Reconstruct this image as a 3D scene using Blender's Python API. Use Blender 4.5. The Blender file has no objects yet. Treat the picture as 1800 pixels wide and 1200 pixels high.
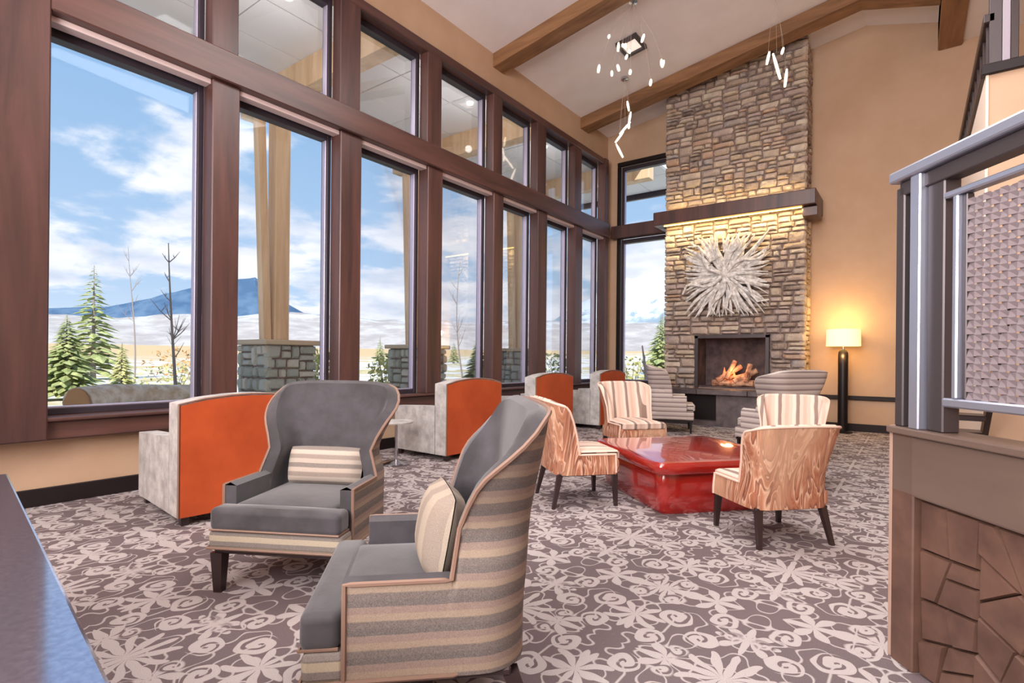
import bpy, bmesh, math, random
from mathutils import Vector, Matrix, noise
PI = math.pi
S = bpy.context.scene
COL = S.collection

# ------------------------------------------------------------------ camera
yaw, roll = 0.6372, 0.0096
R0 = Vector((math.cos(yaw), math.sin(yaw), 0)); F = Vector((-math.sin(yaw), math.cos(yaw), 0)); U0 = Vector((0, 0, 1))
R = R0*math.cos(roll)+U0*math.sin(roll); U = U0*math.cos(roll)-R0*math.sin(roll)
cd = bpy.data.cameras.new('camera'); cam = bpy.data.objects.new('camera', cd); COL.objects.link(cam)
cd.sensor_width = 36; cd.lens = 953.17*36/1800; cd.shift_y = 29.2/1800; cd.clip_start = .05; cd.clip_end = 3000
m = Matrix.Identity(4)
for i in range(3): m[i][0] = R[i]; m[i][1] = U[i]; m[i][2] = -F[i]
m[0][3], m[1][3], m[2][3] = 6.0, 0.0, 1.3
cam.matrix_world = m
S.camera = cam
S.view_settings.view_transform = 'Standard'; S.view_settings.look = 'None'
S.view_settings.exposure = 0.0; S.view_settings.gamma = 1; S.view_settings.use_curve_mapping = False

# ------------------------------------------------------------------ node helpers
def inp(n, k, v):
    if v is None: return
    if hasattr(v, 'is_output'): n.id_data.links.new(v, n.inputs[k])
    else: n.inputs[k].default_value = v
class NT:
    def __init__(s, nt): s.nt = nt
    def n(s, t, **kw):
        x = s.nt.nodes.new(t)
        for k, v in kw.items(): setattr(x, k, v)
        return x
    def math(s, op, a, b=None, c=None, clamp=False):
        x = s.n('ShaderNodeMath', operation=op, use_clamp=clamp); inp(x, 0, a); inp(x, 1, b)
        if c is not None: inp(x, 2, c)
        return x.outputs[0]
    def mix(s, f, a, b):
        x = s.n('ShaderNodeMix', data_type='RGBA'); inp(x, 0, f); inp(x, 6, a); inp(x, 7, b); return x.outputs[2]
    def noise(s, vec, scale, detail=4, rough=.5, dist=0):
        x = s.n('ShaderNodeTexNoise'); inp(x, 'Vector', vec); x.inputs['Scale'].default_value = scale
        x.inputs['Detail'].default_value = detail; x.inputs['Roughness'].default_value = rough; x.inputs['Distortion'].default_value = dist
        return x.outputs['Fac']
    def ramp(s, fac, stops, interp='LINEAR'):
        x = s.n('ShaderNodeValToRGB'); cr = x.color_ramp; cr.interpolation = interp
        while len(cr.elements) < len(stops): cr.elements.new(.5)
        for e, (p, c) in zip(cr.elements, stops): e.position = p; e.color = tuple(c)+(1,) if len(c) == 3 else c
        inp(x, 0, fac); return x.outputs[0]
    def mapping(s, vec, scale=(1, 1, 1), rot=(0, 0, 0), loc=(0, 0, 0)):
        x = s.n('ShaderNodeMapping'); inp(x, 0, vec); x.inputs['Scale'].default_value = scale
        x.inputs['Rotation'].default_value = rot; x.inputs['Location'].default_value = loc; return x.outputs[0]
    def obj(s): return s.n('ShaderNodeTexCoord').outputs['Object']
    def sep(s, v):
        x = s.n('ShaderNodeSeparateXYZ'); inp(x, 0, v); return x.outputs
def rgb(r, g, b):
    f = lambda c: ((c/255)/12.92 if c/255 <= .04045 else ((c/255+.055)/1.055)**2.4)
    return (f(r), f(g), f(b))
def c4(c): return tuple(c)+(1,)
MATS = {}
def mat(name, col, rough=.6, metal=0, spec=.5, bump=None, sheen=0, emit=None, estr=0, coat=0, build=None):
    """plain principled material; build(T, bsdf) may add procedural colour"""
    mt = bpy.data.materials.new(name); mt.use_nodes = True; nt = mt.node_tree
    b = nt.nodes['Principled BSDF']; T = NT(nt)
    b.inputs['Base Color'].default_value = c4(col); b.inputs['Roughness'].default_value = rough; b.inputs['Metallic'].default_value = metal
    b.inputs['Specular IOR Level'].default_value = spec
    b.inputs['Sheen Weight'].default_value = sheen; b.inputs['Coat Weight'].default_value = coat
    if emit: b.inputs['Emission Color'].default_value = c4(emit); b.inputs['Emission Strength'].default_value = estr
    if build: build(T, b)
    if bump:
        sc, st = bump; f = T.noise(T.obj(), sc, 5, .6)
        x = T.n('ShaderNodeBump'); x.inputs['Strength'].default_value = st; x.inputs['Distance'].default_value = .02
        inp(x, 'Height', f); inp(b, 'Normal', x.outputs[0])
    MATS[name] = mt; return mt
def vary(c1, c2, scale=3, stretch=(1, 1, 1), detail=4, lo=.35, hi=.65):
    def f(T, b):
        v = T.mapping(T.obj(), stretch); fac = T.noise(v, scale, detail, .6)
        inp(b, 'Base Color', T.ramp(fac, [(lo, c1), (hi, c2)]))
    return f

# ------------------------------------------------------------------ world
W = bpy.data.worlds.new('sky'); S.world = W; W.use_nodes = True
T = NT(W.node_tree); bg = W.node_tree.nodes['Background']
d = T.n('ShaderNodeTexCoord').outputs['Generated']; sx, sy, sz = T.sep(d)
zc = T.math('MAXIMUM', sz, 0.0)
base = T.ramp(zc, [(0, rgb(214, 226, 240)), (.12, rgb(176, 204, 232)), (.4, rgb(144, 182, 220)), (1, rgb(104, 152, 204))])
den = T.math('ADD', zc, .22)
cv = T.n('ShaderNodeCombineXYZ'); inp(cv, 0, T.math('DIVIDE', sx, den)); inp(cv, 1, T.math('DIVIDE', sy, den)); inp(cv, 2, T.math('MULTIPLY', zc, 3.0))
n1 = T.noise(cv.outputs[0], 1.75, 7, .56, .15)
dip = T.math('MULTIPLY', T.math('SUBTRACT', .42, zc), .22)          # more cloud low down, as over mountains
ds = T.n('ShaderNodeVectorMath', operation='DOT_PRODUCT'); inp(ds, 0, d); ds.inputs[1].default_value = (-.55, .83, 0)   # haze towards the north
dip2 = T.math('MULTIPLY', T.math('SUBTRACT', ds.outputs['Value'], .75), .25)
cf = T.math('ADD', T.math('ADD', n1, dip), dip2)
cm = T.ramp(cf, [(.50, (0, 0, 0)), (.62, (1, 1, 1))], 'EASE')
shade = T.ramp(T.noise(cv.outputs[0], 3.2, 4, .5), [(.35, rgb(206, 216, 232)), (.6, rgb(246, 247, 252))])
inp(bg, 0, T.mix(cm, base, shade)); bg.inputs[1].default_value = 1.2

# ------------------------------------------------------------------ lights
def light(name, kind, loc, energy, color=(1, 1, 1), size=None, target=None, size_y=None, rot=None):
    l = bpy.data.lights.new(name, kind); o = bpy.data.objects.new(name, l); COL.objects.link(o)
    l.energy = energy; l.color = color; o.location = loc
    if kind == 'AREA':
        l.size = size
        if size_y: l.shape = 'RECTANGLE'; l.size_y = size_y
    elif kind in ('POINT', 'SPOT'): l.shadow_soft_size = size or .1
    if target: o.rotation_euler = (Vector(target)-Vector(loc)).to_track_quat('-Z', 'Y').to_euler()
    if rot: o.rotation_euler = rot
    return o
sun = light('sun', 'SUN', (0, 0, 30), 6.0, (1, .94, .86), rot=Vector((-.62, .72, -.75)).to_track_quat('-Z', 'Y').to_euler()); sun.data.angle = .02
light('lobby_fill_area', 'AREA', (6.2, -1.6, 6.0), 280, (1, .96, .94), 4.5, (4.5, 5.5, 0))  # unseen area lamps added overhead to brighten the room; no fixtures
light('lobby_fill_area', 'AREA', (4.2, 4.6, 6.2), 300, (1, .97, .95), 3.5, (4.8, 4.5, 0))
light('lobby_fill_area', 'AREA', (4.2, -3.2, 5.0), 210, (1, .95, .92), 3.0, (3.8, 11.9, 3.2))
light('lobby_fill_up', 'AREA', (4.8, -3.2, 2.9), 640, (1, .95, .94), 3.0, (3.6, 5.5, 8.2))  # unseen upward lamp, added to brighten the ceiling

# ------------------------------------------------------------------ mesh helpers
def tag(o, label=None, cat=None, group=None, kind=None):
    if label: o['label'] = label
    if cat: o['category'] = cat
    if group: o['group'] = group
    if kind: o['kind'] = kind
    return o
def empty(name, loc, rz=0, sc=(1, 1, 1)):
    o = bpy.data.objects.new(name, None); COL.objects.link(o); o.location = loc; o.rotation_euler = (0, 0, rz); o.scale = sc
    o.empty_display_size = .1; return o
class MB:
    def __init__(s): s.v = []; s.f = []
    def add(s, vs, fs):
        k = len(s.v); s.v += [tuple(v) for v in vs]; s.f += [tuple(i+k for i in f) for f in fs]; return s
    def box(s, x0, x1, y0, y1, z0, z1):
        return s.add([(x, y, z) for z in (z0, z1) for y in (y0, y1) for x in (x0, x1)],
                     [(0, 2, 3, 1), (4, 5, 7, 6), (0, 1, 5, 4), (2, 6, 7, 3), (0, 4, 6, 2), (1, 3, 7, 5)])
    def prism(s, pts, a, b, axis='y'):
        n = len(pts)
        def P(p, t): return (p[0], t, p[1]) if axis == 'y' else ((t, p[0], p[1]) if axis == 'x' else (p[0], p[1], t))
        return s.add([P(p, a) for p in pts]+[P(p, b) for p in pts], [tuple(range(n)), tuple(range(2*n-1, n-1, -1))]+[(i, i+n, (i+1) % n+n, (i+1) % n) for i in range(n)])
    def tube(s, pts, rad, n=8, caps=True, flat=1):
        pts = [Vector(p) for p in pts]
        if not hasattr(rad, '__len__'): rad = [rad]*len(pts)
        k = len(s.v); up = None
        for i, p in enumerate(pts):
            t = (pts[min(i+1, len(pts)-1)]-pts[max(i-1, 0)]).normalized()
            if up is None: up = Vector((0, 0, 1)) if abs(t.z) < .9 else Vector((1, 0, 0))
            a = t.cross(up).normalized(); b = a.cross(t).normalized(); up = b
            for j in range(n):
                q = 2*PI*j/n; s.v.append(tuple(p+a*math.cos(q)*rad[i]+b*math.sin(q)*rad[i]*flat))
        for i in range(len(pts)-1):
            for j in range(n): s.f.append((k+i*n+j, k+i*n+(j+1) % n, k+(i+1)*n+(j+1) % n, k+(i+1)*n+j))
        if caps: s.f.append(tuple(k+j for j in range(n-1, -1, -1))); s.f.append(tuple(k+(len(pts)-1)*n+j for j in range(n)))
        return s
    def lathe(s, prof, n=24, c=(0, 0)):
        k = len(s.v)
        for r, z in prof:
            for j in range(n): s.v.append((c[0]+r*math.cos(2*PI*j/n), c[1]+r*math.sin(2*PI*j/n), z))
        for i in range(len(prof)-1):
            for j in range(n): s.f.append((k+i*n+j, k+i*n+(j+1) % n, k+(i+1)*n+(j+1) % n, k+(i+1)*n+j))
        s.f.append(tuple(k+j for j in range(n-1, -1, -1))); s.f.append(tuple(k+(len(prof)-1)*n+j for j in range(n)))
        return s
    def rbox(s, x0, x1, y0, y1, z0, z1, r=.02, seg=2, bulge=0, sub=0):
        bm = bmesh.new(); bmesh.ops.create_cube(bm, size=1)
        for v in bm.verts:
            v.co.x = x0 if v.co.x < 0 else x1; v.co.y = y0 if v.co.y < 0 else y1; v.co.z = z0 if v.co.z < 0 else z1
        if sub: bmesh.ops.subdivide_edges(bm, edges=bm.edges[:], cuts=sub, use_grid_fill=True)
        if bulge:
            cx, cy = (x0+x1)/2, (y0+y1)/2
            for v in bm.verts:
                if v.co.z > (z0+z1)/2:
                    q = (1-abs((v.co.x-cx)/(x1-x0)*2)**2.5)*(1-abs((v.co.y-cy)/(y1-y0)*2)**2.5); v.co.z += bulge*q
        es = [e for e in bm.edges if len(e.link_faces) == 2 and e.calc_face_angle(0) > .6]
        bmesh.ops.bevel(bm, geom=es, offset=r, segments=seg, affect='EDGES', profile=.5)
        bm.verts.index_update(); s.add([v.co[:] for v in bm.verts], [tuple(v.index for v in f.verts) for f in bm.faces]); bm.free(); return s
    def xf(s, M):
        s.v = [tuple(M @ Vector(v)) for v in s.v]; return s
    def build(s, name, m_, parent=None, smooth=False, loc=None):
        me = bpy.data.meshes.new(name); me.from_pydata(s.v, [], s.f); me.validate()
        for x in (m_ if isinstance(m_, (list, tuple)) else [m_]): me.materials.append(x)
        bm = bmesh.new(); bm.from_mesh(me); bmesh.ops.recalc_face_normals(bm, faces=bm.faces); bm.to_mesh(me); bm.free()
        if smooth:
            me.polygons.foreach_set('use_smooth', [True]*len(me.polygons))
            try: me.set_sharp_from_angle(angle=math.radians(38))
            except Exception: pass
        o = bpy.data.objects.new(name, me); COL.objects.link(o)
        if parent: o.parent = parent
        if loc: o.location = loc
        return o
def struct(name, mb, m_, parent=None, smooth=False):
    o = mb.build(name, m_, parent, smooth)
    if not parent: o['kind'] = 'structure'
    return o
def dup(root, loc, rz=0, sc=None, label=None):
    r = root.copy(); COL.objects.link(r); r.location = loc; r.rotation_euler = (0, 0, rz)
    if sc: r.scale = sc
    if label: r['label'] = label
    for ch in list(root.children):
        c = ch.copy(); COL.objects.link(c); c.parent = r
        for g in list(ch.children):
            e = g.copy(); COL.objects.link(e); e.parent = c
    return r
def face(dx, dy): return math.atan2(dy, dx)+PI/2        # turn so that local -y looks along (dx, dy)
def world_dir(lat, dep): v = R0*lat+F*dep; return v.x, v.y

# ------------------------------------------------------------------ materials
def wood_build(c1, c2, sc=6, st=(1, 1, .08)):
    def f(T, b):
        v = T.mapping(T.obj(), st); fac = T.noise(v, sc, 6, .65, .4)
        inp(b, 'Base Color', T.ramp(fac, [(.3, c1), (.7, c2)]))
    return f
M_TRIM = mat('dark stained wood', rgb(92, 62, 56), .38, build=wood_build(rgb(54, 36, 35), rgb(96, 62, 56), 5), spec=.55)
M_TRIMH = mat('dark stained wood long', rgb(92, 62, 56), .36, build=wood_build(rgb(56, 37, 36), rgb(100, 65, 57), 5, (1, .08, 1)), spec=.55)
M_BEAM = mat('warm beam wood', rgb(160, 112, 70), .5, build=wood_build(rgb(104, 70, 44), rgb(156, 114, 78), 5, (.12, 1.5, 1.5)))
M_POSTX = mat('porch timber', rgb(226, 190, 150), .6, build=wood_build(rgb(206, 168, 128), rgb(238, 208, 172), 5, (1, 1, .1)))
M_FRAME = mat('dark bronze frame', rgb(58, 50, 58), .4, .3)
M_SILV = mat('silver frame edge', rgb(178, 170, 190), .35, .5)
M_WALL = mat('tan plaster', rgb(198, 164, 136), .8, build=vary(rgb(184, 151, 123), rgb(192, 160, 133), 1.2), bump=(180, .04))
M_WALL_LIT = mat('window lit tan plaster', rgb(228, 208, 192), .8, bump=(180, .04))
M_CEIL = mat('ceiling plaster', rgb(226, 214, 208), .85, build=vary(rgb(230, 222, 222), rgb(236, 229, 230), 1.5))
M_BASE = mat('dark baseboard', rgb(30, 20, 22), .5, spec=.3)
M_BLACK = mat('black lacquered wood', rgb(24, 17, 19), .4, spec=.35)
M_METAL = mat('brushed steel rail', rgb(176, 180, 196), .3, .75)
M_DARKMET = mat('dark steel', rgb(74, 66, 68), .4, .4)
M_WARMWALL = M_WALL

def glass_mat():
    mt = bpy.data.materials.new('window glass'); mt.use_nodes = True; nt = mt.node_tree; T = NT(nt)
    out = nt.nodes['Material Output']; nt.nodes.remove(nt.nodes['Principled BSDF'])
    tr = T.n('ShaderNodeBsdfTransparent'); tr.inputs[0].default_value = (.97, .98, 1, 1)
    gl = T.n('ShaderNodeBsdfGlossy'); gl.inputs['Roughness'].default_value = .02
    fr = T.n('ShaderNodeFresnel'); fr.inputs[0].default_value = 1.45
    ms = T.n('ShaderNodeMixShader'); inp(ms, 0, T.math('MULTIPLY', fr.outputs[0], .35)); inp(ms, 1, tr.outputs[0]); inp(ms, 2, gl.outputs[0])
    nt.links.new(ms.outputs[0], out.inputs[0]); return mt
M_GLASS = glass_mat()

def carpet_build(T, b):
    x, y, z = T.sep(T.obj())
    A, B = .46, .62
    x = T.math('DIVIDE', x, 1.14); y = T.math('DIVIDE', y, 1.14)
    w1 = T.n('ShaderNodeTexNoise'); 
    px = T.math('PINGPONG', T.math('ADD', x, 20.11), A); py = T.math('PINGPONG', T.math('ADD', y, 20.3), B)
    pc = T.n('ShaderNodeCombineXYZ'); inp(pc, 0, px); inp(pc, 1, py)
    w1.inputs['Scale'].default_value = 7; w1.inputs['Detail'].default_value = 1; inp(w1, 'Vector', pc.outputs[0])
    wr, wg, wb = T.sep(w1.outputs['Color'])
    px = T.math('ADD', px, T.math('MULTIPLY', T.math('SUBTRACT', wr, .5), .07)); py = T.math('ADD', py, T.math('MULTIPLY', T.math('SUBTRACT', wg, .5), .07))
    def spiral(cx, cy, Rr, ch, ph=0.0):
        dx = T.math('SUBTRACT', px, cx); dy = T.math('SUBTRACT', py, cy)
        r = T.math('SQRT', T.math('ADD', T.math('MULTIPLY', dx, dx), T.math('MULTIPLY', dy, dy)))
        th = T.math('DIVIDE', T.math('ARCTAN2', dy, dx), 2*PI)
        q = T.math('FRACT', T.math('ADD', T.math('MULTIPLY', r, ch*1.55/Rr), T.math('ADD', th, ph)))
        band = T.math('MULTIPLY', T.math('SUBTRACT', .5, T.math('ABSOLUTE', T.math('SUBTRACT', q, .5))), 3.6)   # triangle
        inside = T.math('MULTIPLY', T.math('SUBTRACT', Rr, r), 40)
        return T.math('MINIMUM', band, inside), T.math('MULTIPLY', T.math('SUBTRACT', Rr*1.15, r), 40)
    def leaf(cx, cy, n, L, ph, k=.8):
        dx = T.math('SUBTRACT', px, cx); dy = T.math('SUBTRACT', py, cy)
        r = T.math('SQRT', T.math('ADD', T.math('MULTIPLY', dx, dx), T.math('MULTIPLY', dy, dy)))
        th = T.math('ARCTAN2', dy, dx)
        pet = T.math('ABSOLUTE', T.math('COSINE', T.math('ADD', T.math('MULTIPLY', th, n/2), ph)))
        return T.math('MULTIPLY', T.math('SUBTRACT', T.math('MULTIPLY', pet, L), r), 26/1.0)
    mask = leaf(0, 0, 12, .19, .0)
    for a in ((A, B, 10, .17, .3), (0, B*.52, 8, .13, 0), (A, B*.42, 8, .14, .5), (A*.5, .0, 6, .12, .2), (A*.45, B, 6, .13, .2)):
        mask = T.math('MAXIMUM', mask, leaf(*a))
    sp = None
    for a in ((.15, .22, .085, 1, .1), (.33, .12, .075, -1, .4), (.30, .35, .085, 1, .6), (.13, .45, .08, -1, .3), (.36, .53, .07, 1, .8), (.20, .08, .05, -1, .2), (.06, .33, .05, 1, .0)):
        bnd, ins = spiral(*a)
        ins = T.math('MINIMUM', T.math('MAXIMUM', ins, 0), 1)
        inv = T.math('SUBTRACT', 1, ins)
        # inside the disc the curl replaces whatever lies there
        mask = T.math('ADD', T.math('MULTIPLY', T.math('MINIMUM', T.math('MAXIMUM', mask, 0), 1), inv), T.math('MULTIPLY', T.math('MAXIMUM', T.math('SUBTRACT', bnd, .45), 0), ins))
        mask = T.math('MINIMUM', T.math('MULTIPLY', mask, 1.6), 1)
    m2 = T.n('ShaderNodeTexNoise'); m2.inputs['Scale'].default_value = 10; m2.inputs['Detail'].default_value = 0; inp(m2, 'Vector', pc.outputs[0])
    vein = T.math('MULTIPLY', T.math('SUBTRACT', .035, T.math('ABSOLUTE', T.math('SUBTRACT', m2.outputs['Fac'], .5))), 40)
    mask = T.math('MAXIMUM', mask, T.math('MINIMUM', T.math('MAXIMUM', vein, 0), 1))
    mask = T.math('MINIMUM', T.math('MAXIMUM', mask, 0), 1)
    tuft = T.noise(T.obj(), 260, 2, .7)
    light_ = T.ramp(tuft, [(.3, rgb(160, 150, 150)), (.7, rgb(190, 180, 178))])
    dark_ = T.ramp(tuft, [(.3, rgb(94, 82, 84)), (.7, rgb(120, 106, 108))])
    inp(b, 'Base Color', T.mix(mask, dark_, light_))
    bp = T.n('ShaderNodeBump'); bp.inputs['Strength'].default_value = .35; bp.inputs['Distance'].default_value = .006
    inp(bp, 'Height', T.math('ADD', mask, T.math('MULTIPLY', tuft, .5))); inp(b, 'Normal', bp.outputs[0])
M_CARPET = mat('scroll carpet', rgb(150, 136, 134), .95, spec=.15, build=carpet_build)

def stripes(axis, period, cols, warp=0.0, duty=None):
    def f(T, b):
        o = T.obj(); s = T.sep(o)[axis]
        w = T.math('MULTIPLY', T.math('SUBTRACT', T.noise(o, 5, 2), .5), warp)
        q = T.math('FRACT', T.math('DIVIDE', T.math('ADD', T.math('ADD', s, 10.0), w), period))
        n = len(cols); st = []
        for i, c in enumerate(cols):
            st.append((i/n+.02, c)); st.append(((i+1)/n-.03, c))
        x = T.ramp(q, st)
        g = T.noise(o, 300, 2)
        inp(b, 'Base Color', T.mix(T.math('MULTIPLY', g, .25), x, (.9, .85, .8, 1)))
    return f
M_VELVET = mat('grey velvet', rgb(64, 60, 64), .68, sheen=.3, spec=.3, build=vary(rgb(52, 48, 51), rgb(70, 66, 71), 5), bump=(70, .06))
M_SHELL = mat('tan and brown striped upholstery', rgb(140, 120, 104), .85, spec=.2, build=stripes(2, .092, [rgb(58, 43, 41), rgb(72, 55, 50), rgb(130, 107, 85), rgb(112, 86, 74)], .01))
M_BAND = mat('striped seat band', rgb(140, 120, 104), .85, spec=.2, build=stripes(2, .06, [rgb(92, 80, 74), rgb(160, 144, 120)], .004))
M_PIPE = mat('tan piping', rgb(132, 104, 90), .6)
M_PILLOW = mat('striped pillow cloth', rgb(170, 150, 128), .85, spec=.2, build=stripes(2, .11, [rgb(160, 144, 131), rgb(118, 100, 88), rgb(166, 148, 134), rgb(96, 82, 74)], .01))
M_PILLOW2 = mat('taupe pillow cloth', rgb(176, 158, 138), .8, spec=.2, build=stripes(0, .15, [rgb(140, 124, 106), rgb(116, 98, 84)], .02))
M_LEG = mat('dark wood leg', rgb(48, 34, 34), .35)
M_FARSHELL = mat('fine striped upholstery', rgb(150, 134, 130), .85, spec=.2, build=stripes(2, .075, [rgb(116, 96, 94), rgb(168, 152, 146), rgb(186, 172, 166)], .004))
M_FARIN = mat('pale grey upholstery', rgb(176, 166, 162), .85, spec=.2, build=stripes(2, .08, [rgb(160, 148, 142), rgb(190, 178, 172)], .004))
def ikat(T, b):
    o = T.obj(); v = T.mapping(o, (1, 1, .2)); n = T.noise(v, 6.5, 3, .5, .9)
    q = T.math('FRACT', T.math('MULTIPLY', n, 9))
    c = T.ramp(q, [(.05, rgb(160, 98, 72)), (.3, rgb(184, 130, 102)), (.5, rgb(216, 176, 150)), (.62, rgb(124, 74, 56)), (.9, rgb(172, 114, 88))])
    n2 = T.noise(v, 2.2, 2)
    inp(b, 'Base Color', T.mix(T.ramp(n2, [(.5, (0, 0, 0)), (.66, (.6, .6, .6))]), c, (rgb(212, 174, 144)+(1,))))
M_IKAT = mat('orange wave pattern cloth', rgb(212, 152, 118), .8, spec=.25, build=ikat)
M_STRIPE = mat('pink and brown stripe cloth', rgb(220, 190, 170), .8, spec=.25, build=stripes(0, .165, [rgb(212, 180, 164), rgb(196, 160, 140), rgb(208, 176, 158), rgb(222, 196, 180), rgb(118, 90, 76)], .02))
M_ORANGE = mat('orange leather', rgb(206, 92, 40), .42, spec=.4, build=vary(rgb(156, 62, 30), rgb(180, 78, 38), 2), bump=(60, .05))
M_SOFA = mat('mottled grey chenille', rgb(178, 172, 168), .85, spec=.2, build=vary(rgb(162, 157, 155), rgb(200, 195, 192), 9, detail=5), bump=(90, .08))
M_RED = mat('red lacquer', rgb(140, 30, 24), .2, coat=1, spec=.8, build=vary(rgb(140, 18, 14), rgb(172, 34, 26), 2.5, (1, 1, 3)))
M_CHROME = mat('chrome', rgb(200, 200, 205), .15, 1)
M_GRANITE = mat('dark mirror lacquer', rgb(184, 184, 200), .1, metal=.9, build=vary(rgb(170, 172, 192), rgb(192, 194, 212), 60))
M_SHADE = mat('linen lamp shade', rgb(250, 232, 190), .8, emit=rgb(255, 226, 160), estr=1.1)
M_TUBEL = mat('lit glass rod', rgb(255, 240, 220), .2, emit=rgb(255, 232, 200), estr=2.2)
M_CORD = mat('thin cord', rgb(190, 176, 166), .5)
M_LED = mat('warm led strip', rgb(255, 220, 140), .4, emit=rgb(255, 208, 110), estr=6)
M_MORTAR = mat('dark mortar', rgb(132, 114, 106), .95, bump=(30, .4))
def stone_build(T, b):
    oi = T.n('ShaderNodeObjectInfo').outputs['Random']; gi = T.n('ShaderNodeNewGeometry').outputs['Random Per Island']
    k = T.math('FRACT', T.math('ADD', oi, gi))
    base_ = T.ramp(k, [(0, rgb(166, 146, 136)), (.12, rgb(140, 126, 126)), (.26, rgb(186, 168, 148)), (.38, rgb(124, 108, 106)), (.5, rgb(170, 150, 148)), (.6, rgb(200, 186, 170)), (.7, rgb(152, 130, 114)), (.8, rgb(150, 144, 146)), (.9, rgb(176, 138, 116)), (.97, rgb(92, 78, 76))], 'CONSTANT')
    n = T.noise(T.obj(), 9, 6, .65); n3 = T.noise(T.obj(), 3.0, 3, .6)
    a = T.mix(T.ramp(n, [(.35, (0, 0, 0)), (.7, (.7, .7, .7))]), base_, c4(rgb(214, 194, 172)))
    a = T.mix(T.ramp(n3, [(.5, (0, 0, 0)), (.75, (.55, .55, .55))]), a, c4(rgb(112, 90, 80)))
    inp(b, 'Base Color', a)
M_STONE = mat('fieldstone', rgb(160, 140, 124), .85, spec=.3, build=stone_build, bump=(26, .5))
def pstone_build(T, b):
    k = T.n('ShaderNodeObjectInfo').outputs['Random']
    base_ = T.ramp(k, [(0, rgb(176, 178, 166)), (.2, rgb(146, 156, 148)), (.4, rgb(204, 198, 184)), (.6, rgb(130, 138, 130)), (.8, rgb(168, 174, 168))], 'CONSTANT')
    inp(b, 'Base Color', T.mix(T.noise(T.obj(), 12, 4), base_, c4(rgb(168, 168, 158))))
M_PSTONE = mat('grey green fieldstone', rgb(140, 140, 130), .9, build=pstone_build, bump=(20, .4))
M_DRIFT = mat('silvered driftwood', rgb(206, 198, 190), .6, build=vary(rgb(176, 168, 162), rgb(240, 235, 230), 14, (1, 1, 1)))
M_DRIFTB = mat('shadowy backing', rgb(70, 58, 52), .8)
M_FIREBRICK = mat('sooty firebox panel', rgb(78, 64, 66), .8, build=vary(rgb(58, 48, 50), rgb(98, 80, 80), 4))
M_SLATE = mat('dark slate', rgb(84, 74, 76), .45, build=vary(rgb(70, 62, 64), rgb(104, 92, 92), 5))
M_LOG = mat('fire log bark', rgb(196, 140, 104), .8, build=vary(rgb(126, 72, 50), rgb(226, 176, 140), 9, (1, 1, 1)))
M_FLAME = mat('flame', rgb(230, 130, 80), .5, emit=rgb(236, 120, 66), estr=.75)
M_RELIEF = mat('carved brown panel', rgb(122, 88, 74), .55, build=vary(rgb(80, 56, 47), rgb(106, 77, 64), 5))
M_SMOOTHP = mat('taupe lacquer band', rgb(100, 82, 74), .4, build=vary(rgb(92, 74, 66), rgb(108, 90, 80), 3, (.2, 1, 1)))
M_WEAVE = mat('woven metal strip', rgb(138, 126, 130), .45, .2)
M_SOFFIT = mat('porch soffit panel', rgb(232, 230, 232), .7)
M_GRASS = mat('dry meadow', rgb(190, 172, 116), .95, build=None)
def ground_build(T, b):
    o = T.obj(); n = T.noise(o, .16, 5, .6); n2 = T.noise(o, 1.3, 5, .6)
    c = T.ramp(n2, [(.3, rgb(176, 166, 112)), (.5, rgb(212, 194, 140)), (.7, rgb(232, 214, 172))])
    c = T.mix(T.ramp(n, [(.45, (0, 0, 0)), (.53, (1, 1, 1))]), c, c4(rgb(238, 236, 236)))
    far = T.math('MULTIPLY', T.math('SUBTRACT', T.math('ABSOLUTE', T.sep(o)[0]), 60), .02, clamp=True)
    inp(b, 'Base Color', T.mix(far, c, c4(rgb(222, 190, 140))))
M_GROUND = mat('meadow with snow patches', rgb(190, 172, 116), .95, build=ground_build)
def hill_build(c1, c2, snow, lo, hi, nz=.05):
    def f(T, b):
        o = T.obj(); z = T.sep(o)[2]; n = T.noise(o, nz, 6, .65)
        c = T.ramp(n, [(.4, c1), (.6, c2)])
        s = T.math('ADD', T.math('MULTIPLY', T.math('SUBTRACT', n, .5), 3.0), T.math('DIVIDE', T.math('SUBTRACT', z, lo), hi-lo))
        inp(b, 'Base Color', T.mix(T.ramp(s, [(.35, (0, 0, 0)), (.6, (1, 1, 1))]), c, c4(snow)))
    return f
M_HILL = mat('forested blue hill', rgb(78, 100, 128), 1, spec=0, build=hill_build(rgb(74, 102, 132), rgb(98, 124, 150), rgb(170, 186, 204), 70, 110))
M_HILL2 = mat('snowy slope', rgb(190, 200, 214), 1, spec=0, build=hill_build(rgb(178, 170, 166), rgb(202, 196, 190), rgb(208, 212, 218), 16, 70))
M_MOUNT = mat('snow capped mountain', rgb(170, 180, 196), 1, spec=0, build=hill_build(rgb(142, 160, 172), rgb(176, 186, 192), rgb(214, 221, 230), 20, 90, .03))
M_PINE = mat('pine needles', rgb(140, 152, 96), .9, build=vary(rgb(120, 136, 80), rgb(186, 190, 128), 3))
M_SHRUB = mat('yellow green shrub leaves', rgb(168, 170, 96), .9, build=vary(rgb(170, 174, 104), rgb(220, 210, 150), 3))
M_BARK = mat('grey brown bark', rgb(150, 138, 132), .9)
M_LOGX = mat('weathered log', rgb(214, 190, 160), .8, build=vary(rgb(196, 164, 130), rgb(236, 220, 200), 4, (1, 1, 1)))
M_LOGEND = mat('cut log end', rgb(186, 132, 84), .8)
M_ROCK = mat('pale boulder', rgb(206, 196, 184), .9, build=vary(rgb(176, 166, 156), rgb(226, 218, 206), 4))

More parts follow.
